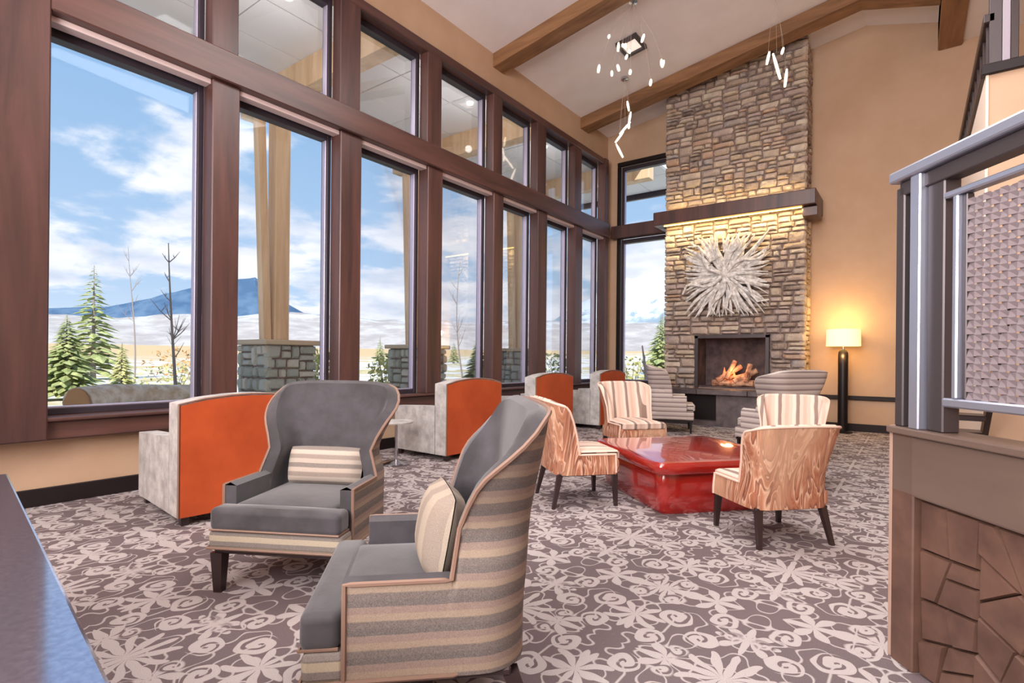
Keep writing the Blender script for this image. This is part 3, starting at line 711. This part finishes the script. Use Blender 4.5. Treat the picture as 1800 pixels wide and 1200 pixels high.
# little pedestal table
pt = tag(empty('pedestal_side_table', (.95, 4.47, 0)), 'small round pedestal side table between two club chairs', 'table')
MB().lathe([(.0, 0), (.18, 0), (.185, .015), (.15, .03), (.04, .045), (.02, .06)], 28).build('base', M_CHROME, pt, True)
MB().lathe([(.018, .05), (.018, .50)], 14).build('stem', M_CHROME, pt, True)
MB().lathe([(.02, .49), (.20, .50), (.205, .515), (.20, .525), (.0, .525)], 28).build('tabletop', M_SOFA, pt, True)
# floor lamp
lp = tag(empty('floor_lamp', (4.97, 11.55, 0)), 'tall floor lamp with dark cylinder column and glowing rectangular shade', 'lamp')
MB().lathe([(0, 0), (.16, 0), (.165, .02), (.12, .03), (.085, .04)], 24).build('base', M_BLACK, lp, True)
MB().lathe([(.08, .03), (.082, 1.40), (.078, 1.46), (.06, 1.50), (.03, 1.52)], 24).build('column', M_BLACK, lp, True)
MB().lathe([(.012, 1.5), (.012, 1.66)], 10).build('stem', M_CHROME, lp, True)
mb = MB(); 
mb.tube([(0, 0, 1.58), (0, 0, 1.88)], [.275, .27], 32, caps=False); sh = mb.build('lamp_shade', M_SHADE, lp, True)
light('lamp_bulb', 'POINT', (4.97, 11.50, 2.02), 26, (1, .66, .25), .09); light('lamp_bulb', 'POINT', (4.97, 11.46, 1.40), 22, (1, .62, .2), .09)

# ------------------------------------------------------------------ pendants and ceiling fitting
def pendant(label, loc, drops):
    e = tag(empty('pendant_light', loc), label, 'pendant', 'glass rod pendants')
    top = ceil_z(loc[0])-loc[2]
    MB().lathe([(0, top-.05), (.07, top-.045), (.07, top-.005), (0, top-.005)], 16).build('ceiling_canopy', M_CHROME, e, True)
    for (x, y, z_, tx, ty, ln) in drops:
        MB().tube([(0, 0, top-.04), (x*.7, y*.7, z_+ln+(top-z_-ln)*.4), (x, y, z_+ln)], .002, 5).build('cord', M_CORD, e)
        MB().tube([(x+tx*(t-.5)*ln, y+ty*(t-.5)*ln, z_+ln*t) for t in (0, .33, .66, 1)], [.018, .024, .024, .014], 8).build('glass_rod', M_TUBEL, e, True)
    return e
random.seed(5)
pendant('cluster of lit glass drops by the first ceiling beam', (2.35, 8.1, 6.15), [(random.uniform(-.42, .42), random.uniform(-.4, .35), random.uniform(-.45, .45), random.uniform(-.3, .3), random.uniform(-.3, .3), random.uniform(.05, .13)) for _ in range(14)])
pendant('chain of lit glass rods hanging near the corner window', (1.35, 9.95, 5.75), [(0.08, 0, .45, -.2, 0, .2), (.12, 0, .22, .2, 0, .2), (.02, 0, .02, .9, .3, .22), (-.1, 0, -.12, .8, .2, .2), (-.12, .05, -.42, -.5, 0, .3), (.1, 0, .1, 0, 0, .12)])
pendant('three lit glass rods hanging before the upper chimney', (4.13, 9.7, 5.95), [(-.1, 0, .25, .2, 0, .2), (.03, 0, -.05, -.25, 0, .45), (.17, 0, -.2, .1, 0, .28), (.1, .1, .4, .3, 0, .1)])
cf_ = tag(empty('ceiling_spotlight', (1.87, 9.15, ceil_z(1.87)), 0), 'small square framed downlight set in the ceiling between the beams', 'light')
cf_.rotation_euler = (0, -math.atan(SL), .0)
for q in ((-.2, .2, -.3, -.24), (-.2, .2, .12, .18), (-.2, -.14, -.24, .12), (.14, .2, -.24, .12)):
    MB().rbox(q[0], q[1], q[2], q[3], -.07, 0, .006, 1).build('frame_bar', M_DARKMET, cf_)
MB().rbox(-.14, .14, -.24, .12, -.03, -.002, .004, 1).build('diffuser', mat('frosted diffuser', rgb(240, 226, 216), .5, emit=rgb(255, 240, 228), estr=.7), cf_)

# ------------------------------------------------------------------ glossy table at lower left
gt = tag(empty('polished_table', (5.0, .325, 0), math.atan2(.29, -2.25)), 'dark polished table top reflecting the window, at lower left', 'table')
# local +x runs to the far end, local +y is away from the window line
MB().rbox(-.15, 2.35, 0, .95, .715, .75, .008, 2).build('tabletop', M_GRANITE, gt)
MB().rbox(.0, 2.25, .08, .86, .66, .715, .01, 1).build('apron', M_LEG, gt)
for x in (.05, 2.2):
    for y in (.12, .82): MB().rbox(x-.035, x+.035, y-.035, y+.035, 0, .67, .006, 1).build('leg', M_LEG, gt)

# ------------------------------------------------------------------ screen partition at right
sp = tag(empty('screen_partition', (5.97, 2.93, 0), math.atan2(-F.y, -F.x)), 'dark wood and woven metal partition at the right edge', 'partition')
MB().rbox(-.02, .11, -.04, .10, 0, 1.0, .006, 1).build('stile', M_RELIEF, sp)
MB().rbox(.11, 1.9, .02, .10, 0, .74, .004, 1).build('backing_panel', M_RELIEF, sp)
MB().rbox(-.02, 1.9, -.04, .10, .735, .99, .01, 2).build('upper_band', M_SMOOTHP, sp)
MB().rbox(-.03, 1.9, -.06, .12, .99, 1.02, .006, 2).build('ledge', M_SMOOTHP, sp)
MB().rbox(-.045, -.02, -.035, .09, 0, 1.02, .004, 1).build('end_trim', mat('pale taupe trim', rgb(176, 146, 130), .5), sp)
random.seed(21)
polys = [[(.115, .0), (1.4, .0), (1.4, .73), (.115, .73)]]
def cutp(P, a, b_):
    L1, L2 = [], []
    n = len(P)
    sd = [(b_[0]-a[0])*(p[1]-a[1])-(b_[1]-a[1])*(p[0]-a[0]) for p in P]
    for i in range(n):
        p, q, s, t = P[i], P[(i+1) % n], sd[i], sd[(i+1) % n]
        if s >= 0: L1.append(p)
        if s <= 0: L2.append(p)
        if s*t < 0:
            k = s/(s-t); x = (p[0]+(q[0]-p[0])*k, p[1]+(q[1]-p[1])*k); L1.append(x); L2.append(x)
    return [x for x in (L1, L2) if len(x) >= 3]
def area(P): return abs(sum(P[i][0]*P[(i+1) % len(P)][1]-P[(i+1) % len(P)][0]*P[i][1] for i in range(len(P))))/2
for it in range(46):
    polys.sort(key=area, reverse=True); P = polys.pop(0)
    cx = sum(p[0] for p in P)/len(P); cy = sum(p[1] for p in P)/len(P)
    wx = max(p[0] for p in P)-min(p[0] for p in P); wy = max(p[1] for p in P)-min(p[1] for p in P)
    th = (PI/2 if wx > wy else 0)+random.uniform(-.6, .6)
    cx += random.uniform(-.15, .15)*wx; cy += random.uniform(-.15, .15)*wy
    polys += cutp(P, (cx, cy), (cx+math.cos(th), cy+math.sin(th)))
for P in polys:
    cx = sum(p[0] for p in P)/len(P); cy = sum(p[1] for p in P)/len(P); n = len(P)
    sz = math.sqrt(area(P)); g = min(.005/sz, .2); g2 = min(.016/sz, .4); t = random.uniform(.010, .026); ta, tb = random.uniform(-.06, .06), random.uniform(-.06, .06)
    q = lambda p, k, y: (cx+(p[0]-cx)*(1-k), y+(ta*(p[0]-cx)+tb*(p[1]-cy) if y < .015 else 0), cy+(p[1]-cy)*(1-k))
    vs = [q(p, g, .022) for p in P]+[q(p, g, .012-t*.5) for p in P]+[q(p, g2, .004-t) for p in P]
    MB().add(vs, [tuple(range(n))]+[(r*n+i, r*n+(i+1) % n, (r+1)*n+(i+1) % n, (r+1)*n+i) for r in (0, 1) for i in range(n)]+[tuple(range(3*n-1, 2*n-1, -1))]).build('carved_plate', M_RELIEF, sp)
# metal post and rails
MB().rbox(-.02, .03, -.03, .05, 1.02, 2.06, .005, 1).build('post', M_DARKMET, sp)
MB().rbox(.035, .085, -.01, .04, 1.02, 2.06, .004, 1).build('post', M_BLACK, sp)
MB().rbox(.088, .145, -.05, .03, 1.02, 2.08, .005, 1).build('post', M_METAL, sp)
MB().rbox(.148, .235, -.02, .05, 1.02, 2.08, .005, 1).build('post', M_DARKMET, sp)
MB().rbox(-.03, 1.9, -.06, .06, 2.08, 2.13, .01, 2).build('top_rail', M_METAL, sp)
MB().rbox(.0, 1.9, -.03, .04, 2.02, 2.08, .004, 1).build('rail_flange', M_DARKMET, sp)
MB().rbox(.24, 1.9, -.03, .02, 1.94, 1.965, .006, 1).build('mesh_rail', M_METAL, sp)
MB().rbox(.24, 1.9, -.03, .02, 1.125, 1.16, .006, 1).build('mesh_rail', M_METAL, sp)
MB().rbox(.285, .31, -.03, .02, 1.16, 1.94, .005, 1).build('mesh_stile', M_METAL, sp)
MB().rbox(.311, .33, -.01, .02, 1.16, 1.94, .003, 1).build('mesh_stile', M_DARKMET, sp)
px_, pz_ = .034, .027
vert = None
nz_ = int(.78/pz_)
for i in range(30):
    x = .345+i*px_; s = 1 if i % 2 else -1
    if vert is None or i == 1:
        mb = MB(); vs = []; fs = []
        for j in range(nz_*2+1):
            z_ = 1.16+j*pz_/2; y_ = -.004+.005*s*math.cos(j*PI/2)
            vs += [(-.0145, y_, z_), (.0145, y_, z_), (.0145, y_+.003, z_), (-.0145, y_+.003, z_)]
            if j: a = len(vs)-8; fs += [(a, a+1, a+5, a+4), (a+1, a+2, a+6, a+5), (a+2, a+3, a+7, a+6), (a+3, a, a+4, a+7)]
        o = mb.add(vs, fs).build('woven_strip', M_WEAVE, sp); o.location = (x, 0, 0)
        if i == 0: vert = [o.data, None]
        else: vert[1] = o.data
    else:
        o = bpy.data.objects.new('woven_strip', vert[i % 2]); COL.objects.link(o); o.parent = sp; o.location = (x, 0, 0)
hz = [None, None]
for j in range(nz_):
    z_ = 1.16+pz_*(j+.5)
    if hz[j % 2] is None:
        s = 1 if j % 2 else -1; vs = []; fs = []
        for i in range(61):
            x = .33+i*px_/2; y_ = -.004-.005*s*math.cos(i*PI/2-PI/4*0)
            vs += [(x, y_, -.0108), (x, y_, .0108), (x, y_+.003, .0108), (x, y_+.003, -.0108)]
            if i: a = len(vs)-8; fs += [(a, a+1, a+5, a+4), (a+1, a+2, a+6, a+5), (a+2, a+3, a+7, a+6), (a+3, a, a+4, a+7)]
        o = MB().add(vs, fs).build('woven_strip', M_WEAVE, sp); hz[j % 2] = o.data
    else: o = bpy.data.objects.new('woven_strip', hz[j % 2]); COL.objects.link(o); o.parent = sp
    o.location = (0, 0, z_)
nw = tag(empty('newel_post', (6.25, 3.6, 0), math.atan2(-F.y, -F.x)), 'brown square newel post just behind the partition end', 'post')
nw.location = (6.02, 3.24, 0)
MB().rbox(-.035, .035, -.02, .12, 0, 2.22, .006, 1).build('shaft', M_TRIM, nw)
MB().rbox(-.045, .045, -.03, .13, 2.22, 2.24, .006, 1).build('cap', M_TRIM, nw)

# ------------------------------------------------------------------ loft block, gallery rail and stair
struct('wall_stair', MB().box(6.52, 9.2, 6.4, 10.3, 0, 3.9), M_WALL)
trim(MB().box(6.50, 6.52, 6.39, 10.3, 0, 3.86), M_WALL_LIT)  # paler skin on the window-facing side, window light put into its colour
trim(MB().rbox(6.47, 9.2, 6.36, 6.46, 3.86, 3.95, .006, 1), M_BASE)
gr_ = tag(empty('gallery_railing', (6.52, 6.4, 3.9)), 'dark gallery railing along the upper landing at top right', 'railing')
MB().rbox(-.04, .04, -.03, 3.9, .42, .50, .008, 1).build('hand_rail', M_LEG, gr_)
MB().rbox(-.04, .04, -.02, 3.9, .0, .06, .008, 1).build('bottom_rail', M_LEG, gr_)
for k in range(14): MB().rbox(-.015, .015, .05+k*.29, .08+k*.29, .06, .42, .003, 1).build('baluster', M_LEG, gr_)
MB().rbox(.0, .085, -.03, .05, .05, 1.4, .004, 1).build('post', M_DARKMET, gr_)
MB().rbox(.087, .14, -.03, .05, .05, 1.4, .004, 1).build('post', mat('pale painted metal', rgb(150, 140, 150), .5), gr_)
MB().rbox(.142, .195, -.03, .05, .05, 1.4, .004, 1).build('post', M_LEG, gr_)
MB().rbox(-.02, 2.6, -.03, .05, 1.4, 1.48, .008, 1).build('top_rail', M_LEG, gr_)
stc = tag(empty('staircase', (6.1, 4.6, 0)), 'open dark wood stair glimpsed behind the woven metal screen', 'stairs')
for k in range(9):
    MB().rbox(.02, .38, 1.7-k*.0, 1.78+.22, .16*(k+1)+.02, .16*(k+1)+.065, .006, 1).xf(Matrix.Translation((0, -k*.22+.4, 0))).build('tread', M_LEG, stc)
MB().prism([(2.5, 0), (2.7, .0), (.3, 1.72), (.1, 1.72)], .38, .42, 'x').build('stringer', M_LEG, stc)

# ------------------------------------------------------------------ outdoors: porch
random.seed(9)
porch = tag(empty('porch_roof', (0, 0, 0)), 'porch roof with pale panelled soffit and timber beams outside the windows', 'roof')
MB().box(-6.5, -.32, -9, 18.5, 7.32, 7.5).build('roof_deck', M_SOFFIT, porch)
for i in range(5):
    for j in range(18):
        MB().rbox(-6.48+i*1.23+.012, -6.48+(i+1)*1.23-.012, -8.9+j*1.52+.012, -8.9+(j+1)*1.52-.012, 7.28, 7.325, .004, 1).build('soffit_panel', M_SOFFIT, porch)
MB().box(-6.6, -6.45, -9, 18.6, 7.1, 7.6).build('fascia', M_FRAME, porch)
MB().box(-6.6, -.32, 18.5, 18.62, 7.1, 7.6).build('fascia', M_FRAME, porch)
for yb in (1.8, 6.4, 10.9, 15.5):
    MB().rbox(-6.4, -.35, yb-.17, yb+.17, 6.70, 7.28, .01, 1).build('roof_beam', M_POSTX, porch)
MB().rbox(-4.74, -4.46, -9, 18.4, 6.42, 6.70, .01, 1).build('roof_beam', M_POSTX, porch)
M_PLIGHT = mat('porch downlight', rgb(255, 250, 240), .4, emit=(1, .95, .85), estr=3)
for kk, yb in enumerate((3.4, 5.0, 8.2, 9.6, 12.8)):
    light('soffit_fill_point', 'POINT', (-2.4, yb, 6.2), 26, (1, .95, .9), .08)  # added point lamp hung under the downlight to brighten the soffit
    o = tag(MB().lathe([(0, 7.24), (.07, 7.24), (.08, 7.279)], 14, (-2.4, yb)).build('recessed_downlight', M_PLIGHT), '%s of the recessed downlights along the porch soffit' % ('nearest', 'second', 'third', 'fourth', 'farthest')[kk], 'light', 'porch downlights')
def pillar(y, label):
    e = tag(empty('porch_pillar', (-4.6, y, -.2)), label, 'pillar', 'stone based porch pillars')
    MB().box(-.5, .5, -.5, .5, 0, 1.72).build('core', M_MORTAR, e)
    MB().rbox(-.62, .62, -.62, .62, 1.72, 1.82, .02, 1).build('cap_stone', mat('sandstone cap', rgb(196, 176, 150), .8) if 'sandstone cap' not in MATS else MATS['sandstone cap'], e)
    for sd in range(3):
        rr = []; 
        def sp2(x0, x1, z0, z1):
            w, h = x1-x0, z1-z0
            if w*h < random.uniform(.05, .12): rr.append((x0, x1, z0, z1)); return
            if w > h*1.3: c = x0+w*random.uniform(.35, .65); sp2(x0, c, z0, z1); sp2(c, x1, z0, z1)
            else: c = z0+h*random.uniform(.35, .65); sp2(x0, x1, z0, c); sp2(x0, x1, c, z1)
        sp2(-.56, .56, 0, 1.72)
        for (x0, x1, z0, z1) in rr:
            vs, fs = stone_mesh(x1-x0, z1-z0, .07, .012)
            o = MB().add(vs, fs).build('stone', M_PSTONE, e)
            cx, cz = (x0+x1)/2, (z0+z1)/2
            if sd == 0: o.location = (cx, -.5, cz)
            elif sd == 1: o.location = (.5, cx, cz); o.rotation_euler = (0, 0, PI/2)
            else: o.location = (-.5, -cx, cz); o.rotation_euler = (0, 0, -PI/2)
    MB().rbox(-.16, .16, -.16, .16, 1.82, 6.8, .02, 1).build('timber_post', M_POSTX, e)
    for s in (-1,):
        MB().add([(x, y_+s*yy, z_) for z_, yy in ((1.82, .27), (6.8, .46)) for x, y_ in ((-.09, -.08), (.09, -.08), (.09, .08), (-.09, .08))],
                 [(0, 1, 2, 3), (7, 6, 5, 4), (0, 4, 5, 1), (1, 5, 6, 2), (2, 6, 7, 3), (3, 7, 4, 0)]).build('slanted_brace', M_POSTX, e)
    return e
pillar(6.15, 'stone based timber porch pillar outside the second window')
pillar(10.1, 'stone based timber porch pillar outside the third window')
pillar(14.6, 'stone based timber porch pillar outside the fifth window')
pillar(1.3, 'stone based timber porch pillar hidden by the wide wood column')

# terrain
mb = MB(); nx, ny = 70, 70
def gz(x, y):
    dd = math.hypot(x-6, y)
    return -.25+.25*noise.noise(Vector((x*.06, y*.06, 3)))*min(1, dd/30)+max(0, dd-60)*.022*(1 if dd > 60 else 0)
vs = []
for i in range(nx+1):
    for j in range(ny+1):
        x = -.35-((i/nx)**2.2)*620; t = j/ny*2-1; y = 10+math.copysign(abs(t)**2.0, t)*640
        vs.append((x, y, gz(x, y)))
mb.add(vs, [(i*(ny+1)+j, (i+1)*(ny+1)+j, (i+1)*(ny+1)+j+1, i*(ny+1)+j+1) for i in range(nx) for j in range(ny)])
mb2 = [(x, y, gz(x, y)) for x, y in ((0, 0),)]
o = mb.build('ground', M_GROUND, None, True); o['kind'] = 'structure'
mb = MB(); vs = []
for i in range(21):
    for j in range(21):
        x = -.35+i*15; y = 12.26+j*30; vs.append((x, y, gz(x, y)))
o = mb.add(vs, [(i*21+j, (i+1)*21+j, (i+1)*21+j+1, i*21+j+1) for i in range(20) for j in range(20)]).build('ground', M_GROUND, None, True); o['kind'] = 'structure'
def ridge(name, pts, m_, depth, seed, rough=.12, base=0.0):
    """pts: ridge points (x, y, z); a solid hill with a near and a far slope"""
    vs = []; n = 0; rows = 9; P = []
    for i in range(len(pts)-1):
        for k in range(8):
            t = k/8; a, b_ = pts[i], pts[i+1]; P.append([a[q]+(b_[q]-a[q])*t for q in range(3)])
    P.append(list(pts[-1]))
    for (x, y, z_) in P:
        dx, dy = x-6, y; dl = math.hypot(dx, dy); dx, dy = dx/dl, dy/dl
        for r in range(-rows, rows+1):
            q = r/rows; X, Y = x+dx*q*depth, y+dy*q*depth
            hh = z_*(1-abs(q)**1.1)
            hh += z_*rough*noise.noise(Vector((X*.02, Y*.02, seed)))*(1-abs(q))+z_*rough*.4*noise.noise(Vector((X*.07, Y*.07, seed)))*(1-abs(q))
            vs.append((X, Y, max(base, hh) if abs(q) < .999 else -5))
    w = 2*rows+1
    o = MB().add(vs, [(i*w+j, (i+1)*w+j, (i+1)*w+j+1, i*w+j+1) for i in range(len(P)-1) for j in range(w-1)]).build(name, m_, None, True)
    o['kind'] = 'structure'; return o
ridge('snowy_slope', [(-560, 20, 26), (-500, 110, 30), (-480, 170, 30), (-440, 240, 38), (-400, 300, 36), (-330, 380, 36), (-250, 450, 36), (-100, 520, 34), (50, 540, 30)], M_HILL2, 160, 1)
ridge('forested_hill', [(-640, 80, 34), (-590, 180, 46), (-560, 215, 60), (-545, 248, 70), (-528, 285, 82), (-515, 310, 58), (-495, 335, 40), (-470, 375, 26), (-430, 440, 20)], M_HILL, 90, 2, .06)
ridge('snow_mountain', [(-420, 560, 20), (-392, 610, 46), (-350, 650, 82), (-310, 690, 112), (-260, 700, 120), (-200, 720, 122), (-100, 760, 108), (60, 800, 80)], M_MOUNT, 190, 5, .12)

# vegetation
def conifer(label, loc, h, r, m_=M_PINE, n=7, group=None, seed=0):
    random.seed(seed); e = tag(empty('conifer', (loc[0], loc[1], gz(*loc))), label, 'tree', group)
    MB().tube([(0, 0, 0), (0, 0, h*.97)], [h*.022, .01], 7).build('trunk', M_BARK, e, True)
    mb = MB()
    for k in range(int(n*34)):
        t = (k+.5)/(n*34); z_ = h*(.08+.9*t); rr = r*(1-t)**.85*random.uniform(.65, 1.1)+.03; a = k*2.4+random.uniform(-.3, .3)
        c_, s_ = math.cos(a), math.sin(a); w = rr*random.uniform(.14, .24); dz = -rr*.25+random.uniform(-.05, .12)*rr
        mb.add([(0, 0, z_), (c_*rr*.55-s_*w, s_*rr*.55+c_*w, z_+dz*.4), (c_*rr, s_*rr, z_+dz), (c_*rr*.55+s_*w, s_*rr*.55-c_*w, z_+dz*.4), (c_*rr*.5, s_*rr*.5, z_+dz*.4+w*.5)], [(0, 1, 4), (1, 2, 4), (2, 3, 4), (3, 0, 4), (0, 3, 2, 1)])
    tag(mb.build('foliage', m_, e), kind='stuff'); return e
def bare(label, loc, h, seed, bend=.1, nb=16, r=.035):
    random.seed(seed); e = tag(empty('bare_tree', (loc[0], loc[1], gz(*loc))), label, 'tree')
    tr = [Vector((bend*math.sin(t*4+seed)*h*.12, bend*math.cos(t*3)*h*.12, h*t)) for t in [i/9 for i in range(10)]]
    MB().tube(tr, [r*(1-.8*i/9) for i in range(10)], 7).build('trunk', M_BARK, e, True)
    mb = MB()
    for k in range(nb):
        i = random.randint(3, 8); p = tr[i]; a = random.uniform(0, 6.28); ln = h*random.uniform(.1, .22)*(1.1-i/12)
        d_ = Vector((math.cos(a), math.sin(a), random.uniform(.9, 1.8))).normalized()
        q1 = p+d_*ln*.5; q2 = p+d_*ln+Vector((0, 0, ln*.15)); mb.tube([p, q1, q2], [r*.3, r*.22, r*.08], 5)
        for _ in range(2):
            b_ = Vector((random.uniform(-1, 1), random.uniform(-1, 1), random.uniform(.5, 1.5))).normalized(); mb.tube([q1, q1+b_*ln*.4], [r*.15, r*.05], 4)
    tag(mb.build('twigs', M_BARK, e), kind='stuff'); return e
def shrub(label, loc, h, r, m_, seed, n=260, group=None):
    random.seed(seed); e = tag(empty('shrub', (loc[0], loc[1], gz(*loc))), label, 'shrub', group)
    mb = MB(); st_ = MB()
    for k in range(9):
        a = random.uniform(0, 6.28); q = random.uniform(.3, .8); st_.tube([(0, 0, 0), (math.cos(a)*r*q*.5, math.sin(a)*r*q*.5, h*.5), (math.cos(a)*r*q, math.sin(a)*r*q, h*.85)], [.02, .014, .006], 5)
    tag(st_.build('stems', M_BARK, e), kind='stuff')
    for k in range(n):
        a = random.uniform(0, 6.28); v = random.uniform(0, 1)**.6; z_ = random.uniform(.12, 1)
        rr = r*v*math.sqrt(max(.05, 1-(2*z_-1.0)**2*.8)); c = Vector((math.cos(a)*rr, math.sin(a)*rr, h*z_)); s = random.uniform(.05, .11)*max(h, 1)*.8
        d1 = Vector((random.uniform(-1, 1), random.uniform(-1, 1), random.uniform(-.4, 1))).normalized()*s; d2 = d1.cross(Vector((random.uniform(-1, 1), random.uniform(-1, 1), .3))).normalized()*s*.45
        mb.add([c-d1, c+d2, c+d1, c-d2], [(0, 1, 2, 3)])
    tag(mb.build('leaves', m_, e), kind='stuff'); return e
conifer('bushy young conifer with yellow green needles outside the first window', (-17.5, 5.9), 3.0, 1.25, M_PINE, 8, seed=1)
conifer('tall thin dark conifer behind the bushy one outside the first window', (-35.3, 11.7), 7.4, 2.3, M_PINE, 4, seed=2)
conifer('slim young conifer in the middle of the first window', (-19.6, 8.2), 2.1, .7, M_SHRUB, 6, seed=3)
bare('thin bare tree with a bent top at the right of the first window', (-9.4, 6.04), 4.4, 4, .35, 14, .05)
bare('faint bare tree farther off in the first window', (-28.8, 11.6), 7.5, 6, .2, 10, .05)
shrub('yellowish dry shrub under the bent bare tree', (-13.4, 7.7), 1.2, 1.3, M_SHRUB, 8)
shrub('yellow green bush beside the first stone pillar', (-8.8, 10.0), 1.8, .7, M_SHRUB, 9)
shrub('yellow shrub left in the third window', (-8.3, 12.2), 1.7, .7, M_SHRUB, 10)
shrub('low ochre bush far off in the first window', (-30, 16), 2.0, 3.4, mat('ochre leaves', rgb(196, 150, 92), .9), 11, 380)
for k, (x, y, h) in enumerate([(-60, 55, 4.2), (-57, 58, 3.4), (-55, 61, 4.6), (-52, 63, 3.6), (-50, 66, 4.0), (-64, 50, 3.4), (-68, 44, 3.0)]):
    conifer('distant dark conifer, %s in the row along the meadow' % ('third from the left', 'middle one', 'third from the right', 'second from the right', 'rightmost', 'second from the left', 'leftmost')[k], (x, y), h, 1.5, M_PINE, 3, 'distant conifer row', seed=20+k)
conifer('green conifer in the fourth window', (-9.5, 18.4), 2.6, 1.1, M_PINE, 7, seed=14)
bare('slender bare tree in the fourth window', (-12.8, 20.9), 6.6, 3, .35, 10, .05)
shrub('green bush in the fourth window beside the conifer', (-13.2, 18.2), 1.5, 1.1, M_SHRUB, 15)
shrub('dark green bush in the sixth window', (-7.8, 22.2), 1.9, 1.3, M_PINE, 16)
shrub('green bush just outside the back window', (-3.2, 20.5), 1.7, 1.1, M_SHRUB, 17)
conifer('dark conifer outside the back window', (-9.5, 40), 5.0, 1.8, M_PINE, 5, seed=18)
conifer('farther conifer outside the back window', (-14, 52), 6.4, 2.0, M_PINE, 5, seed=19)
bare('dark weathered tree stub outside the back window, left of the chimney', (-.39, 15.18), 1.95, 31, .3, 12, .09)
# log and rocks
lg = tag(empty('fallen_log', (-8.2, 4.5, .30), .0), 'long pale fallen log with cut end outside the first window', 'log')
pts = [Vector((.6, -.9, .0)), Vector((.2, -.3, .05)), Vector((-.2, .5, .02)), Vector((-.5, 1.3, .0)), Vector((-.9, 2.2, .0))]
MB().tube(pts, [.33, .31, .29, .26, .22], 12).build('trunk', M_LOGX, lg, True)
MB().tube([(.61, -.915, .0), (.62, -.935, .0)], .31, 14).build('cut_end', M_LOGEND, lg, True)
def rock(label, loc, s, seed):
    random.seed(seed); bm = bmesh.new(); bmesh.ops.create_icosphere(bm, subdivisions=2, radius=1)
    for v in bm.verts: v.co *= 1+.35*noise.noise(v.co*1.3+Vector((seed, 0, 0))); v.co = Vector((v.co.x*s, v.co.y*s*.8, v.co.z*s*.55))
    mb = MB().add([v.co[:] for v in bm.verts], [tuple(v.index for v in f.verts) for f in bm.faces]); bm.free()
    o = mb.build('boulder', M_ROCK, None, True); o.location = (loc[0], loc[1], gz(*loc)+s*.25); return tag(o, label, 'boulder')
rock('pale boulder outside the seventh window', (-4.5, 19.6), .8, 1)
rock('pale boulder outside the fourth window', (-7.6, 14.8), .6, 2)
rock('low pale boulder behind the fallen log', (-10.5, 5.2), .55, 3)
rock('small boulder right of the fallen log', (-8.6, 7.4), .4, 4)
